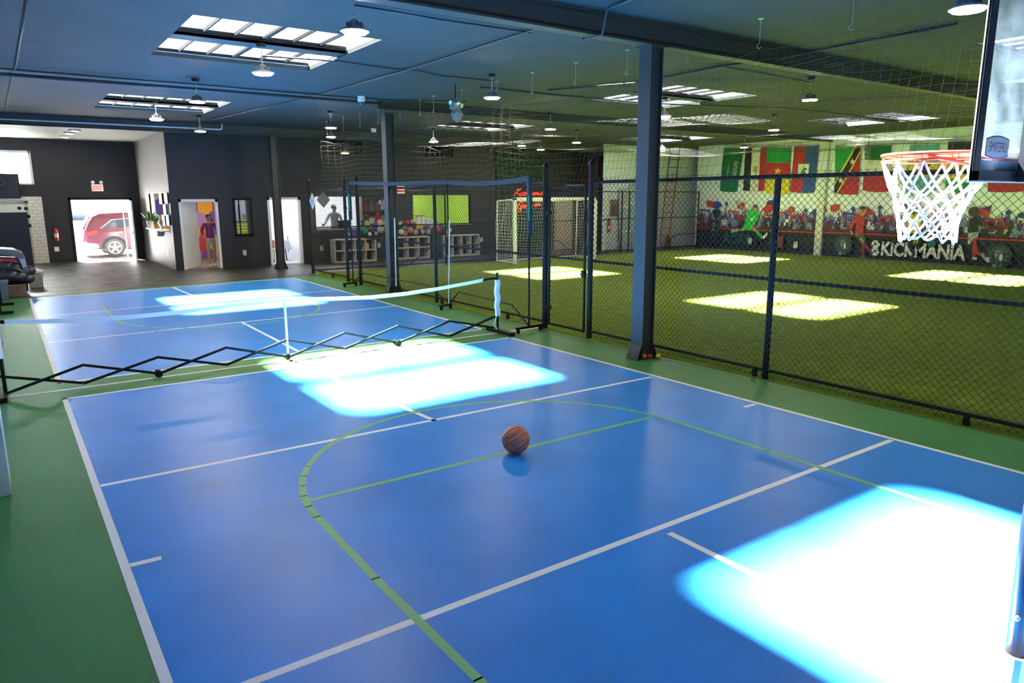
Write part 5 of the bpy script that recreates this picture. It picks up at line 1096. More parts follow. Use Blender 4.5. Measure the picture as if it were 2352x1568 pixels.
# navy folding screen
M_mat = mat('navy_vinyl', (.012, .018, .035), .55, raw=True)
a, b = aty(72, 487, 18.8), aty(79, 612, 18.8); zt = a.z; xr = b.x
r = empty('folding_screen', (xr-.8, 18.85, 0), 'dark navy standing panel with small black knobs before the pale side door', 'panel')
mb = MB(); mb.box(xr-1.5, xr, 18.8, 18.86, .0, zt); mb.build('panel', M_mat, r, bevel=.01)
for px, py in ((45, 480), (60, 481), (66, 497), (70, 518)):
    p = aty(px, py, 18.78); mb = MB(); mb.lathe([(.0, -.05), (.05, -.05), (.06, 0), (.05, .04), (0, .05)], (min(p.x, xr+.02), 18.83, p.z+(.03 if py < 485 else 0)), 12, axis='y'); mb.build('knob', M_black, r)
# massage chair
MY = 11.55
def mp(px, py, y=MY): return aty(px, py, y)
r = empty('massage_chair', (-3.45, MY, 0), 'black massage chair with a grey shell and red side panel at the left edge', 'massage chair')
M_leath = mat('black_leather', (.02, .019, .022), .32, spec=.6, raw=True); M_shell = mat('grey_shell', (.11, .115, .12), .3, spec=.6, raw=True); M_rpan = mat('chair_red', (.38, .02, .03), .4, raw=True); M_sil = mat('silver_trim', (.45, .47, .5), .3, metal=.6, raw=True)
def px_prism(name, pts, y0, y1, m, par, bev=.02):
    P = [mp(*p, y=(y0+y1)/2) for p in pts]; mb = MB(); mb.prism([(p.x, y0, p.z) for p in P], (0, y1-y0, 0)); return mb.build(name, m, par, bevel=bev)
px_prism('shell', [(-40, 572), (0, 569), (30, 571), (50, 578), (57, 590), (62, 612), (50, 617), (46, 600), (38, 588), (0, 583), (-40, 584)], MY-.42, MY+.42, M_shell, r)
px_prism('side_panel', [(-10, 590), (36, 592), (46, 602), (50, 616), (20, 612), (-10, 606)], MY-.36, MY+.36, M_rpan, r, .01)
px_prism('silver_trim', [(44, 594), (56, 594), (61, 612), (52, 615)], MY-.44, MY-.40, M_sil, r, .005)
for i, (cx, cy_, rp, yy) in enumerate(((14, 612, 13, -.30), (30, 616, 14, -.30), (46, 624, 13, -.28), (62, 622, 11, -.18), (20, 634, 15, -.40), (40, 636, 13, -.40), (60, 640, 11, -.35))):
    c = mp(cx, cy_, MY+yy); R = rp/F*22.; mb = MB(); mb.sphere(c, R, nu=14, nv=10, sc=(1.25, .8, .85)); mb.build('arm_cushion', M_leath, r, smooth=True)
px_prism('seat', [(-40, 612), (20, 620), (62, 640), (58, 652), (-40, 652)], MY-.3, MY+.34, M_leath, r, .03)
c = mp(10, 612, MY-.47); mb = MB(); mb.tube([mp(0, 626, MY-.45), mp(14, 618, MY-.45), mp(32, 616, MY-.45), mp(48, 622, MY-.45), mp(56, 634, MY-.45), mp(52, 648, MY-.45)], .035, 8); mb.build('armrest', M_leath, r, smooth=True)
px_prism('base', [(-40, 650), (50, 650), (46, 676), (-40, 676)], MY-.25, MY+.3, M_black, r, .02)
px_prism('leg', [(57, 645), (64, 645), (66, 668), (61, 668)], MY-.3, MY-.24, M_black, r, .005)
# pale shoe box and a folded white towel at its foot
p = mp(84, 652, 12.4); r = empty('shoe_box', (p.x, 12.6, 0), 'pale grey box on the floor at the foot end of the massage chair', 'box'); a, b = mp(68, 660, 12.4), mp(98, 641, 12.4)
mb = MB(); mb.box(a.x, b.x, 12.4, 12.75, .004, .30); mb.build('carton', mat('pale_card', (.34, .36, .34), .7, raw=True), r, bevel=.006); mb = MB(); mb.box(a.x-.01, b.x+.01, 12.39, 12.76, .27, .32); mb.build('lid', mat('pale_card_lid', (.40, .43, .40), .7, raw=True), r)
mb = MB(); c = ((a.x+b.x)/2, 12.57, .39); mb.sphere(c, .2, nu=16, nv=8, sc=(1, .7, .36)); mb.v = [(x+.01*math.sin(y*40), y, z+.015*math.sin(x*45)) for x, y, z in mb.v]
tag(mb.build('towel', M_whiteplastic, smooth=True), 'crumpled white towel lying on the pale grey box', 'towel')
# cardboard box
a, b = atz(19, 683.5), atz(64, 680.5); zt = aty(40, 657, 10.6).z; r = empty('cardboard_box', ((a.x+b.x)/2, 10.75, 0), 'brown cardboard box on the court edge below the massage chair', 'box')
mb = MB(); mb.box(a.x, b.x, 10.62, 10.95, .003, zt); mb.build('carton', mat('cardboard', (.22, .15, .10), .8, raw=True), r, bevel=.006); mb = MB(); mb.box(a.x, b.x, 10.615, 10.955, zt-.01, zt+.004); mb.box((a.x+b.x)/2-.02, (a.x+b.x)/2+.02, 10.612, 10.958, zt-.1, zt+.006); mb.build('flap', mat('cardboard_flap', (.16, .11, .08), .8, raw=True), r)
a, b = atz(-30, 690), atz(23, 686); r = empty('storage_bin', ((a.x+b.x)/2, 10.3, 0), 'blue-grey bin beside the cardboard box at the left edge', 'bin'); mb = MB(); x0, x1 = b.x-.34, b.x
vs = [(x0+.03, 10.12, .003), (x1-.03, 10.12, .003), (x1-.03, 10.42, .003), (x0+.03, 10.42, .003), (x0, 10.1, .40), (x1, 10.1, .40), (x1, 10.45, .40), (x0, 10.45, .40)]
mb.add(vs, [(3, 2, 1, 0), (0, 1, 5, 4), (1, 2, 6, 5), (2, 3, 7, 6), (3, 0, 4, 7), (4, 5, 6, 7)]); mb.build('body', mat('bin_blue_grey', (.13, .17, .22), .5, raw=True), r, bevel=.01); mb = MB(); mb.box(x0-.015, x1+.015, 10.085, 10.465, .385, .42); mb.build('rim', mat('bin_rim', (.17, .21, .26), .5, raw=True), r)
# black steel rack with two floor feet
r = empty('steel_rack', (-3.5, 8.25, 0), 'black steel rack at the left edge whose two feet reach onto the court', 'rack')
for (l_, r_, py) in ((6, 33, 702), (5, 32, 722)):
    a, b = atz(l_, py), atz(r_, py); mb = MB(); mb.bar((a.x-.25, a.y, .03), (b.x, a.y, .03), .07, .055); f_ = mb.build('foot', M_black, r)
    mb = MB(); mb.bar((a.x-.03, a.y, .05), (a.x-.03, a.y, .62), .06, .06); mb.build('upright', M_black, r)
a, b = atz(6, 702), atz(5, 722); mb = MB(); mb.bar((a.x-.03, a.y+.03, .6), (b.x-.03, b.y-.03, .6), .06, .06); mb.build('top_bar', M_black, r)
# ------------------------------------------------------------------ reception opening in the grey side wall
mb = MB(); t = .03
for y0, y1, z0, z1 in ((so[0]-t, so[0], so[2]-t, so[3]+t), (so[1], so[1]+t, so[2]-t, so[3]+t), (so[0], so[1], so[3], so[3]+t)): mb.box(.93, 1.06, y0, y1, z0, z1)
mb.box(.99, 1.02, 18.1, so[1], so[2], so[3]); struct(mb.build('trim_4', M_cream))
r = empty('counter_ledge', (.95, 17, 1.15), 'white counter ledge under the reception opening', 'ledge'); mb = MB(); mb.box(.74, 1.04, 15.58, 18.72, 1.173, 1.215); mb.build('board', M_white, r, bevel=.008)
mb = MB(); mb.box(.80, .948, 16.9, 16.95, .98, 1.173); mb.build('bracket', M_white, r)
HEXC = [(.62, .10, .02), (.55, .03, .03), (.22, .05, .26), (.10, .08, .42), (.42, .5, .02), (.78, .36, .02), (.42, .2, .42)]
r = empty('hexagon_wall', (2.3, 19.6, .1), 'wall covered in bright coloured hexagons seen through the reception opening and the office door', 'wall decor')
mb = MB(); mb.recalc = False; R = .30; k = 0; rnd = random.Random(21)
for j in range(9):
    for i in range(12):
        cx = 1.38+i*R*1.732+(j % 2)*R*.866; cz = .1+j*R*1.5
        if cx > 3.55 or cz > 2.75: continue
        k += 1; q = HEXC[(i*3+j*2+(j//2)) % 7]
        mb.prism([(cx+R*.99*math.cos(math.pi/6+t*math.pi/3), 19.592, cz+R*.99*math.sin(math.pi/6+t*math.pi/3)) for t in range(6)], (0, .006, 0), mat('hexagon_%d' % HEXC.index(q), q, .6, raw=True))
mb.build('hexagon_panels', None, r)
M_pot = mat('pot_white', (.74, .72, .70), .5, raw=True); M_pleaf = mat('plant_leaf', (.06, .20, .04), .5, var=.3, vscale=20, raw=True)
def plant(y, x, s, n, potm, lab, seed):
    z = 1.2155; r = empty('potted_plant', (x, y, z), lab, 'plant', 'plants on the reception ledge'); rnd = random.Random(seed)
    mb = MB(); mb.lathe([(.06*s, 0), (.085*s, .16*s), (.09*s, .17*s), (.075*s, .17*s), (.07*s, .14*s)], (x, y, z), 16); mb.build('pot', potm, r)
    mb = MB(); mb.recalc = False
    for i in range(n):
        a = rnd.uniform(0, 6.28); L = rnd.uniform(.12, .30)*s; el = rnd.uniform(.3, 1.4); b0 = Vector((x+.03*math.cos(a), y+.03*math.sin(a), z+.16*s)); d = Vector((math.cos(a)*math.cos(el), math.sin(a)*math.cos(el), math.sin(el))); sd_ = Vector((-math.sin(a), math.cos(a), 0))*.026*s; m1 = b0+d*L*.55+Vector((0, 0, .02)); e = b0+d*L+Vector((0, 0, -.03))
        mb.flat([b0, m1+sd_, e, m1-sd_])
    mb.build('foliage', M_pleaf, r)
plant(18.2, .83, 1.45, 46, M_pot, 'leafy green plant in a white pot on the reception ledge', 4); plant(17.4, .88, 1.2, 30, mat('pot_terracotta', (.45, .22, .10), .6, raw=True), 'small yellow-green plant in an orange pot on the reception ledge', 9)
r = empty('photo_stand', (.86, 16.5, 1.2155), 'grey tilted display frame on the right end of the reception ledge', 'display stand'); mb = MB(); mb.obox((.86, 16.5, 1.35), (.02, 0, .05), (0, .14, 0), (-.05, 0, .125)); mb.v = [(x, y, max(z, 1.2155)) for x, y, z in mb.v]; mb.build('frame', mat('stand_grey', (.3, .3, .3), .4, raw=True), r, bevel=.004); mb = MB(); mb.obox((.835, 16.5, 1.365), (.003, 0, .001), (0, .11, 0), (-.04, 0, .10)); mb.build('print', M_pot, r)
WN = 0
for px, py, l in ((371.5, 456, 'upper left white panel of the five on the grey wall corner'), (384, 455, 'upper right white panel of the five on the grey wall corner'), (381.5, 482, 'middle white panel of the five on the grey wall corner'), (378.5, 506, 'lower left white panel of the five on the grey wall corner'), (388, 505.5, 'lower right white panel of the five on the grey wall corner')):
    p = atx(px, py, .93); r = empty('wall_panel', (.95, p.y, p.z), l, 'panel', 'white panels on the grey wall corner'); mb = MB(); mb.box(.885, .90, p.y-.22, p.y+.22, p.z-.17, p.z+.17); mb.build('sheet', mat('panel_white', (.72, .73, .80), .5, raw=True), r); mb = MB(); mb.box(.90, .95, p.y-.19, p.y+.19, p.z-.15, p.z+.15); mb.build('standoff', M_black, r)
# ------------------------------------------------------------------ people
M_skn = mat('skin_tan', (.40, .20, .13), .5, raw=True); M_hair = mat('dark_hair', (.02, .013, .011), .5, raw=True)
def skin_body(name, V, E, mats_, pick, parent, sub=2):
    me = bpy.data.meshes.new(name); me.from_pydata([v[0] for v in V], E, []); o = bpy.data.objects.new(name, me); COL.objects.link(o)
    sk = o.modifiers.new('skin', 'SKIN'); sk.use_smooth_shade = True
    for i, v in enumerate(V):
        d = me.skin_vertices[0].data[i]; d.radius = v[1] if isinstance(v[1], tuple) else (v[1], v[1]); d.use_root = (i == 0)
    s = o.modifiers.new('sub', 'SUBSURF'); s.levels = sub; s.render_levels = sub
    bpy.context.view_layer.update(); ev = o.evaluated_get(bpy.context.evaluated_depsgraph_get()); m2 = bpy.data.meshes.new_from_object(ev); bpy.data.objects.remove(o)
    m2.name = name; m2.materials.clear()
    for m in mats_: m2.materials.append(m)
    for p in m2.polygons: p.material_index = pick(p.center); p.use_smooth = True
    o = bpy.data.objects.new(name, m2); COL.objects.link(o); o.parent = parent; o.matrix_parent_inverse = Matrix.Translation(-parent.location); return o
def person(name, loc, sc, label, arms, legs, top_m, low_m, shoe_m, hair, sleeve=1.0, neckline=1.42, hands=True, facing=1, cap=None, skin=None):
    """joints in metres for a 1.70 m figure, x to the figure's picture-right, y away from the viewer"""
    skin = skin or M_skn; L = Vector(loc); r = empty(name, L, label, 'person')
    f = facing
    def W_(p): return L+Vector((p[0]*sc, p[1]*sc, p[2]*sc))
    V = []; E = []
    def add(p, rad, par=None):
        V.append((W_(p), tuple(x*sc for x in rad) if isinstance(rad, tuple) else rad*sc))
        if par is not None: E.append((par, len(V)-1))
        return len(V)-1
    pel = add((0, 0, .95), (.145, .105)); sp = add((0, 0, 1.10), (.120, .09), pel); ch = add((0, 0, 1.30), (.150, .10), sp); up_ = add((0, 0, 1.42), (.11, .075), ch); nk = add((0, 0, 1.50), .052, up_); jaw = add((0, -.012*f, 1.56), (.058, .062), nk); hd_ = add((0, -.008*f, 1.63), (.074, .09), jaw); tp_ = add((0, .008*f, 1.685), (.058, .07), hd_)
    nose = add((0, -.10*f, 1.60), .012, hd_)
    hand_pts = []
    for s, (sh, el, wr, pal, fdir) in zip((-1, 1), arms):
        a = add(sh, .055, up_); b = add(el, .043, a); c = add(wr, .030, b); d = add(pal, (.038, .02), c)
        fd = Vector(fdir).normalized(); side = fd.cross(Vector((0, 1, 0))); side = side.normalized() if side.length > .1 else Vector((1, 0, 0))
        for k, ln in enumerate((.068, .078, .074, .058)):
            o_ = side*(.027-.018*k); p0 = Vector(pal)+o_+fd*.025; p1 = p0+fd*ln*.5+Vector((0, -.006*f, 0)); p2 = p1+fd*ln*.45+Vector((0, -.018*f, -.004)); x = add(p0, .0095, d); y = add(p1, .0088, x); add(p2, .0075, y)
        t0 = Vector(pal)+side*.036-fd*.012; x = add(t0, .011, d); add(t0+side*.026+fd*.028+Vector((0, -.012*f, 0)), .009, x)
    for hp, kn, an, toe in legs:
        a = add(hp, (.085, .088), pel); b = add(kn, .060, a); c = add(an, .043, b); d = add((an[0], an[1]-.0, .045), .045, c); add(toe, (.042, .032), d)
    zt = L.z
    sho = [a[0] for a in arms]
    def pick(c):
        q = (c-L)/sc
        if q.z < .095: return 3
        for (sh, el, wr, pal, fdir) in arms:
            w = Vector(wr); e = Vector(el); cut = e+(w-e)*sleeve
            ax = (w-e).normalized()
            t_ = (q-cut).dot(ax)
            if t_ > 0 and (q-cut-ax*t_).length < .115 and (q-Vector(pal)).length < .22 and abs(q.x) > .165: return 0
        if q.z > neckline+.22*abs(q.x): return 0
        if q.z > .955: return 1
        return 2
    body = skin_body('body', V, E, [skin, top_m, low_m, shoe_m], pick, r)
    # face
    for s in (-1, 1):
        mb = MB(); mb.sphere(W_((s*.031, -.079*f, 1.632)), .012*sc, nu=8, nv=6, sc=(1.2, .6, .7)); mb.build('eye', mat('eye_dark', (.02, .015, .012), .2, raw=True), r)
        mb = MB(); mb.sphere(W_((s*.078, .005*f, 1.615)), .026*sc, nu=8, nv=6, sc=(.4, .8, 1.2)); mb.build('ear', skin, r, smooth=True)
    mb = MB(); mb.sphere(W_((0, -.078*f, 1.566)), .02*sc, nu=8, nv=6, sc=(1.1, .4, .35)); mb.build('mouth', mat('lips', (.32, .10, .09), .5, raw=True), r)
    mb = MB(); hm = hair[0]
    mb.sphere(W_((0, .022*f, 1.655)), .094*sc, nu=18, nv=12, sc=(.92, 1.02, .88)); mb.v = [v for v in mb.v]
    hr = mb.build('hair' if not cap else 'cap', hm, r, smooth=True)
    for pts, rad in hair[1]:
        mb = MB(); mb.tube([W_(p) for p in pts], [x*sc for x in rad], 8); mb.build('ponytail' if not cap else 'cap_peak', hm, r, smooth=True)
    return r
M_pur = mat('purple_blouse', (.16, .025, .12), .7, var=.35, vscale=40, raw=True); M_kha = mat('khaki_trousers', (.42, .31, .22), .8, raw=True); M_shoe = mat('white_shoe', (.72, .70, .66), .5, raw=True)
fx = aty(487, 610, 15.62); arms = [((-.16, .0, 1.405), (-.25, .02, 1.17), (-.22, -.12, 1.0), (-.235, -.17, .97), (-.3, -1, -.2)), ((.16, 0, 1.405), (.245, .03, 1.15), (.245, -.05, .98), (.24, -.07, .92), (-.1, -.2, -1))]
legs = [((-.085, 0, .90), (-.10, -.04, .50), (-.085, .0, .09), (-.11, -.14, .036)), ((.095, .02, .90), (.12, .12, .52), (.13, .26, .12), (.14, .14, .05))]
w = person('person', (fx.x+.02, 15.62, .004), .985, 'woman in a purple blouse and khaki trousers standing in the office doorway', arms, legs, M_pur, M_kha, M_shoe, (M_hair, [([(.05, .06, 1.66), (.09, .08, 1.56), (.11, .05, 1.47), (.12, .03, 1.42)], (.03, .032, .026, .01))]), sleeve=.85, neckline=1.40)
mb = MB(); L = w.location
for s in (-1, 1): c = L+Vector((s*.031, -.096, 1.60)); mb.tube([c+Vector((.024*math.cos(t), 0, .02*math.sin(t))) for t in [i*math.pi/6 for i in range(12)]], .003, 5, closed=True)
mb.tube([L+Vector((-.008, -.098, 1.602)), L+Vector((.008, -.098, 1.602))], .003, 5); mb.build('glasses', M_sil, w)
mb = MB(); mb.tube([L+Vector((.09*math.cos(t), -.105+.03*math.cos(t)**2, 1.0+.012*math.sin(2*t))) for t in [i*math.pi/8-math.pi for i in range(9)]], .022, 6); mb.build('blouse_knot', M_pur, w)
M_swt = mat('grey_sweater', (.28, .28, .33), .85, raw=True); M_drk = mat('dark_trousers', (.04, .04, .05), .8, raw=True); M_cap = mat('dark_cap', (.06, .05, .07), .7, raw=True)
gx = aty(767, 500, 16.3).x; arms2 = [((-.17, 0, 1.41), (-.30, -.06, 1.22), (-.42, -.22, 1.12), (-.48, -.27, 1.10), (-1, -.4, -.1)), ((.17, 0, 1.41), (.24, -.05, 1.16), (.20, -.25, 1.08), (.18, -.30, 1.06), (-.2, -1, 0))]
legs2 = [((-.09, 0, .9), (-.10, -.02, .5), (-.10, .02, .09), (-.11, .14, .036)), ((.09, 0, .9), (.10, -.02, .5), (.10, .02, .09), (.11, .14, .036))]
person('person', (gx+.02, 16.3, .01), 1.13, 'person in a grey sweater and dark cap inside the bright party room window', arms2, legs2, M_swt, M_drk, M_shoe, (M_cap, [([(-.03, -.08, 1.66), (-.05, -.15, 1.645)], (.05, .03))]), sleeve=.95, neckline=1.47, cap=True)
# ------------------------------------------------------------------ inside the rooms
r = empty('desk', (gx+.2, 15.75, 0), 'dark high-backed chair behind the party room window', 'chair'); mb = MB(); mb.box(gx-.12, gx+.38, 15.6, 15.68, .75, 1.42); mb.build('backrest', M_black, r, bevel=.04); mb = MB(); mb.box(gx-.12, gx+.38, 15.55, 16.0, .45, .53); mb.build('seat', M_black, r, bevel=.02); mb = MB(); mb.lathe([(.03, .008), (.03, .45)], (gx+.13, 15.78, 0), 10); mb.build('stem', M_steel, r); r.name = 'office_chair'
for k in range(5):
    a = k*1.2566; mb = MB(); mb.bar((gx+.13, 15.78, .06), (gx+.13+.25*math.cos(a), 15.78+.2*math.sin(a), .035), .035, .04); mb.build('leg', M_black, r)
r = empty('party_shelf', (8.15, 15.95, 0), 'dark display shelf with red and brown goods behind the party room window', 'shelf')
mb = MB(); mb.recalc = False
for z in (.02, .78, 1.22, 1.72): mb.box(7.56, 8.75, 15.8, 16.15, z, z+.04)
mb.box(7.52, 7.56, 15.8, 16.15, .01, 2.4); mb.box(8.75, 8.79, 15.8, 16.15, .01, 2.4); mb.box(7.56, 8.75, 16.13, 16.15, .02, 2.4); mb.build('case', mat('shelf_brown', (.14, .09, .06), .6, raw=True), r)
GC = [('red', (.6, .03, .02)), ('orange', (.7, .25, .03)), ('plum', (.16, .05, .10)), ('grey', (.3, .32, .3)), ('maroon', (.25, .03, .04)), ('white', (.7, .7, .7)), ('purple', (.25, .10, .25)), ('brown', (.2, .12, .07))]
n = 0
for zi, z in enumerate((.822, 1.262, 1.762)):
    for i in range(5):
        x = 7.69+i*.235; q = GC[(i*3+zi*2) % 8]; hgt = .20+.14*((i*5+zi) % 3)/2; rr = empty('gift_bag', (x, 15.96, z), '%s gift bag, %s from the left on the %s board of the party room shelf' % (q[0], ORD[i], ('lower', 'middle', 'upper')[zi]), 'bag', 'gift bags on the party room shelf')
        mb = MB(); mb.prism([(x-.10, 15.87, z), (x+.10, 15.87, z), (x+.11, 15.85, z+hgt), (x-.11, 15.85, z+hgt)], (0, .18, 0)); mb.build('bag_body', mat('gift_'+q[0], q[1], .5, raw=True), rr); mb = MB(); mb.tube([(x-.05, 15.87, z+hgt), (x-.03, 15.86, z+hgt+.05), (x+.03, 15.86, z+hgt+.05), (x+.05, 15.87, z+hgt)], .007, 6); mb.build('handle', M_whiteplastic, rr)
# table room
mb = MB(); wxl = aty(667, 560, 17.55).x; mb.box(wxl, 5.29, 17.55, 17.595, .22, .84); o = tag(mb.build('wainscot', M_bluep), 'blue wainscot on the back wall of the room with the table', 'wall decor'); o['kind'] = 'structure'
p = aty(680.5, 546.5, 17.54); plate('wall_outlet', (p.x, 17.55, p.z), (0, -1, 0), .12, .2, 'white outlet on the blue wainscot seen through the doorway')
r = empty('folding_table', (4.35, 16.65, 0), 'folding table with dark legs seen through the doorway behind the far column', 'table'); mb = MB(); mb.box(3.85, 4.9, 16.35, 17.05, .70, .73); mb.build('tabletop', M_whiteplastic, r)
for x in (3.95, 4.8):
    for y in (16.45, 16.95): mb = MB(); mb.bar((x, y, .7), (x+(.05 if x > 4.3 else -.05), y, .01), .03); mb.build('leg', M_black, r)
mb = MB(); mb.box(3.83, 4.92, 16.33, 17.07, .731, .737); mb.prism([(3.83, 16.33, .735), (4.92, 16.33, .735), (5.02, 16.31, .40), (4.6, 16.31, .46), (4.2, 16.31, .44), (3.83, 16.31, .48)], (0, .006, 0)); mb.prism([(4.92, 16.33, .735), (4.92, 17.07, .735), (5.02, 17.05, .44), (5.04, 16.65, .38), (5.02, 16.33, .40)], (.006, 0, 0)); tag(mb.build('tablecloth', mat('cloth_white', (.68, .67, .72), .8, raw=True)), 'white cloth draped over the folding table in the doorway room', 'tablecloth')
r = empty('chair', (4.15, 15.85, 0), 'chair with an orange back in front of the cloth-covered table', 'chair'); mb = MB(); mb.box(3.93, 4.3, 15.97, 16.00, .50, .78); mb.build('backrest', mat('orange_seat', (.55, .16, .04), .5, raw=True), r, bevel=.012); mb = MB(); mb.box(3.93, 4.3, 15.65, 15.97, .43, .46); mb.build('seat', mat('orange_seat', (.55, .16, .04)), r, bevel=.01)
for x in (3.95, 4.28):
    for y, y2 in ((15.67, 15.60), (15.97, 16.05)): mb = MB(); mb.bar((x, y, .44), (x, y2, .01), .022); mb.build('leg', M_black, r)
# lime room : white table things
r = empty('side_table', (10.3, 17.2, 0), 'white table with small boxes behind the green room window', 'table'); mb = MB(); mb.box(9.5, 11.2, 16.9, 17.6, 1.0, 1.04); mb.build('tabletop', M_whiteplastic, r)
for x in (9.6, 11.1):
    for y in (17, 17.5): mb = MB(); mb.box(x-.02, x+.02, y-.02, y+.02, .01, 1.0); mb.build('leg', M_whiteplastic, r)
for i, (x, hgt, q) in enumerate(((9.75, .34, (.6, .62, .68)), (10.1, .36, (.62, .64, .7)), (10.6, .42, (.6, .6, .58)), (11.0, .30, (.6, .62, .64)))):
    rr = empty('gift_box', (x, 17.2, 1.04), 'pale box on the white table, %s from the left in the green room' % ORD[i], 'box', 'pale boxes in the green room'); mb = MB(); mb.box(x-.14, x+.14, 17.0, 17.3, 1.041, 1.041+hgt); mb.build('carton', mat('pale_box_%d' % i, q, .6, raw=True), rr, bevel=.005); mb = MB(); mb.box(x-.02, x+.02, 16.997, 17.303, 1.041, 1.044+hgt); mb.build('ribbon', mat('ribbon_blue', (.2, .3, .5), .5, raw=True), rr)
rr = empty('red_tray', (10.6, 17.2, 1.46), 'flat red tray on top of the tallest pale box', 'tray'); mb = MB(); mb.box(10.45, 10.75, 17.0, 17.3, 1.467, 1.49); mb.build('tray', M_red, rr); mb = MB(); mb.box(10.44, 10.76, 16.99, 17.31, 1.49, 1.50); mb.build('rim', M_red, rr)
r = empty('green_curtain', (9.4, 17.9, .2), 'pale green and grey curtain at the left side of the green room window', 'curtain'); mb = MB(); n = 30
vs = []; fs = []
for i in range(n+1):
    x = 9.1+.75*i/n; y = 16.2+.05*math.sin(i*1.3)
    vs += [(x, y, .1), (x, y, 2.6)]
for i in range(n): fs.append((2*i, 2*i+2, 2*i+3, 2*i+1))
mb.add(vs, fs); mb.build('cloth', mat('curtain_green', (.22, .30, .16), .8, var=.5, vscale=8, raw=True), r); mb = MB(); mb.tube([(9.05, 16.2, 2.62), (9.95, 16.2, 2.62)], .015); mb.build('rod', M_steel, r)
# ------------------------------------------------------------------ outside the exit door
mb = MB(); mb.box(-30, 40, 20.92, 90, -.12, -.03); struct(mb.build('ground', mat('outside_asphalt', (.30, .30, .31), .8, raw=True)))
mb = MB(); mb.box(-1.3, .65, 20.75, 21.0, -.03, .006); struct(mb.build('door_sill', mat('threshold_metal', (.5, .5, .5), .35, metal=.6, raw=True)))
mb = MB(); mb.prism([(-30, 85, -.1), (-18, 85, 5), (-9, 85, 7.2), (-3, 85, 5.6), (3, 85, 8.2), (9, 85, 6.2), (22, 85, 9), (40, 85, -.1)], (0, 3, 0)); o = struct(mb.build('hills', mat('hazy_hill', (.30, .38, .46), .9, raw=True)))
mb = MB(); mb.box(-3.2, 3.2, 20.93, 22.0, 2.9, 3.0); struct(mb.build('trim_5', M_char))  # unseen canopy added over the exit to keep sun off the entrance floor
CY0 = 22.75     # near side of the parked car
wl = aty(265, 573, CY0); g0 = -.03
r = empty('car', (wl.x+1.2, CY0+.9, g0), 'dark red SUV parked outside the open exit door, its rear half in view', 'car')
M_car = mat('car_maroon', (.055, .012, .018), .22, spec=.7, raw=True); M_cglass = mat('car_glass', (.03, .035, .045), .08, spec=.8, raw=True); M_tyre = mat('tyre', (.03, .03, .03), .8, raw=True); M_rim2 = mat('alloy_rim', (.62, .62, .64), .3, metal=.5, raw=True)
X0 = wl.x   # rear wheel centre
prof = [(-1.02, .42), (-1.06, .62), (-1.0, .92), (-.97, 1.06), (-.80, 1.40), (-.66, 1.60), (-.45, 1.70), (.4, 1.74), (1.2, 1.70), (1.75, 1.48), (2.25, 1.14), (3.25, 1.0), (3.62, .82), (3.68, .5), (3.6, .36), (3.2, .30), (.5, .27), (-.5, .30), (-.9, .36)]
mb = MB(); n = len(prof); sec = [(0, .10), (.05, .03), (.18, 0), (1.62, 0), (1.75, .03), (1.80, .10)]
vs = []
for yy, ins in sec:
    for x, z in prof:
        zc = .95; k = 1-ins*.5
        tum = max(0, z-1.02)*.16; y2 = CY0+yy+(tum if yy < .9 else -tum)
        vs.append((X0+1.3+(x-1.3)*k, y2, g0+zc+(z-zc)*k))
fs = [tuple(range(n))[::-1], tuple((len(sec)-1)*n+i for i in range(n))]+[(l*n+i, l*n+(i+1) % n, (l+1)*n+(i+1) % n, (l+1)*n+i) for l in range(len(sec)-1) for i in range(n)]
mb.add(vs, fs); mb.build('body', M_car, r, smooth=False, bevel=.03)
def side(pts, name, m, dy, th=.012):
    mb = MB(); P = []
    for x, z in pts: P.append((X0+x, CY0+dy+max(0, z-1.02)*.16, g0+z))
    mb.prism(P, (0, th, 0)); return mb.build(name, m, r)
side([(-.34, 1.16), (-.02, 1.40), (.62, 1.52), (.66, 1.14)], 'side_window', M_cglass, -.010); side([(.72, 1.14), (.70, 1.53), (1.35, 1.50), (1.75, 1.14)], 'side_window', M_cglass, -.010)
side([(-.44, 1.11), (-.03, 1.44), (1.4, 1.56), (1.4, 1.545), (0, 1.42), (-.38, 1.125)], 'window_trim', M_sil, -.016); side([(-.9, .98), (-.62, 1.06), (-.48, 1.0), (-.7, .88), (-.96, .86)], 'tail_light', mat('tail_red', (.65, .02, .02), .2, raw=True), -.012, .05)
side([(-1.05, .40), (-.55, .36), (-.55, .52), (-1.07, .60)], 'bumper', mat('bumper_grey', (.30, .28, .29), .5, raw=True), -.012, .05); side([(.1, .96), (.3, .97), (.3, .93), (.1, .92)], 'door_handle', M_sil, -.02, .03)
mb = MB(); mb.add([(X0-.98, CY0+.25, g0+1.08), (X0-.98, CY0+1.55, g0+1.08), (X0-.70, CY0+1.45, g0+1.56), (X0-.70, CY0+.35, g0+1.56), (X0-1.0, CY0+.25, g0+1.09), (X0-1.0, CY0+1.55, g0+1.09), (X0-.72, CY0+1.45, g0+1.57), (X0-.72, CY0+.35, g0+1.57)], [(0, 1, 2, 3), (7, 6, 5, 4), (0, 4, 5, 1), (1, 5, 6, 2), (2, 6, 7, 3), (3, 7, 4, 0)]); mb.build('rear_window', M_cglass, r)
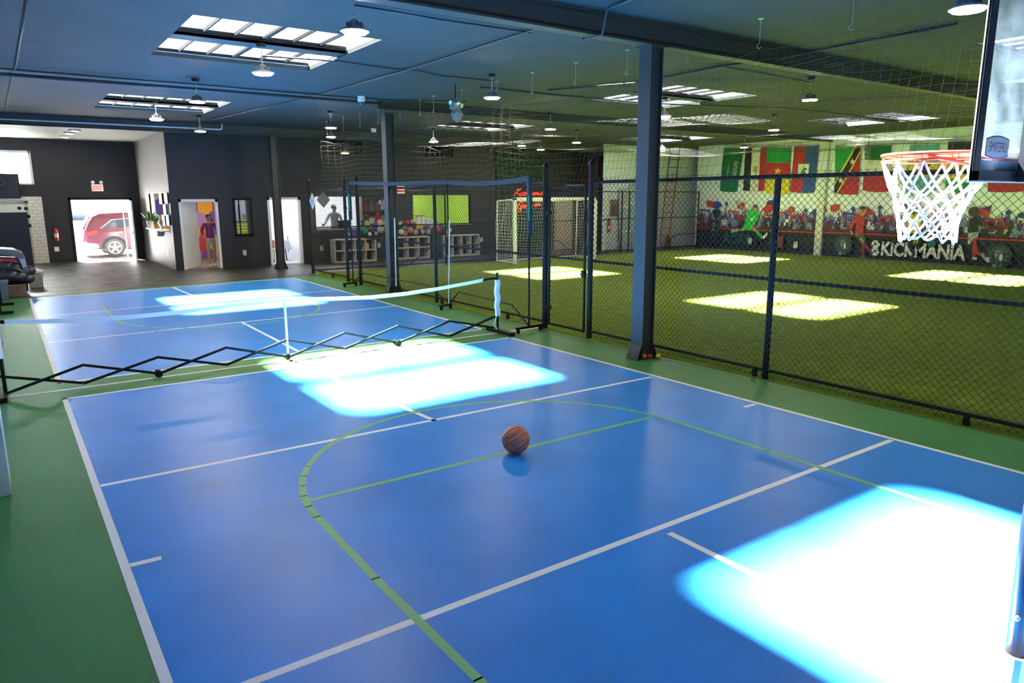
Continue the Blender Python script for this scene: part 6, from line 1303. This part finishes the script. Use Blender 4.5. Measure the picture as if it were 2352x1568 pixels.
for dx_ in (0, 2.72):
    for yy, o_ in ((CY0+.09, -1), (CY0+1.71, 1)):
        c = (X0+dx_, yy, g0+.36); mb = MB(); mb.lathe([(.23, -.11), (.34, -.11), (.36, -.08), (.36, .08), (.34, .11), (.23, .11)], c, 28, axis='y'); t_ = mb.build('wheel', M_tyre, r); mb = MB(); mb.lathe([(.0, o_*.085), (.24, o_*.085), (.24, o_*.11), (.215, o_*.115), (.21, o_*.10), (0, o_*.10)], c, 28, axis='y')
        for k in range(5):
            a = k*1.2566+.3; mb.obox((c[0]+.11*math.cos(a), c[1]+o_*.105, c[2]+.11*math.sin(a)), (.10*math.cos(a), 0, .10*math.sin(a)), (-.028*math.sin(a), 0, .028*math.cos(a)), (0, .012, 0))
        mb.build('rim', M_rim2, t_)
    side([(dx_+.45*math.cos(t), .36+.45*math.sin(t)) for t in [math.pi*i/12 for i in range(13)]]+[(dx_-.37, .30), (dx_+.37, .30)], 'wheel_arch', M_black, -.006, .01)
# ------------------------------------------------------------------ light
wd = bpy.data.worlds.new('sky'); S.world = wd; wd.use_nodes = True
bg = wd.node_tree.nodes['Background']; bg.inputs['Color'].default_value = (.80, .90, 1, 1); bg.inputs['Strength'].default_value = .4
sl = bpy.data.lights.new('sun', 'SUN'); sl.energy = 250; sl.angle = math.radians(6); sl.color = (1, .97, .92)
so_ = bpy.data.objects.new('sun', sl); COL.objects.link(so_)
sd = Vector((.72, -3.05, -4.6)).normalized(); so_.rotation_euler = sd.to_track_quat('-Z', 'Y').to_euler()
for s in SKY:
    l = bpy.data.lights.new('skylight_portal', 'AREA'); l.shape = 'RECTANGLE'; l.size = s[1]-s[0]; l.size_y = s[3]-s[2]; l.cycles.is_portal = True
    o = bpy.data.objects.new('skylight_portal', l); COL.objects.link(o); o.location = ((s[0]+s[1])/2, (s[2]+s[3])/2, CZ+.16)
vs = S.view_settings; vs.view_transform = 'Standard'; vs.look = 'None'; vs.gamma = 1; vs.use_curve_mapping = False; vs.exposure = 1.08
cy = S.cycles; cy.use_denoising = True; cy.sample_clamp_indirect = 30; cy.max_bounces = 7; cy.diffuse_bounces = 4; cy.glossy_bounces = 3; cy.transparent_max_bounces = 16; cy.caustics_reflective = False; cy.caustics_refractive = False
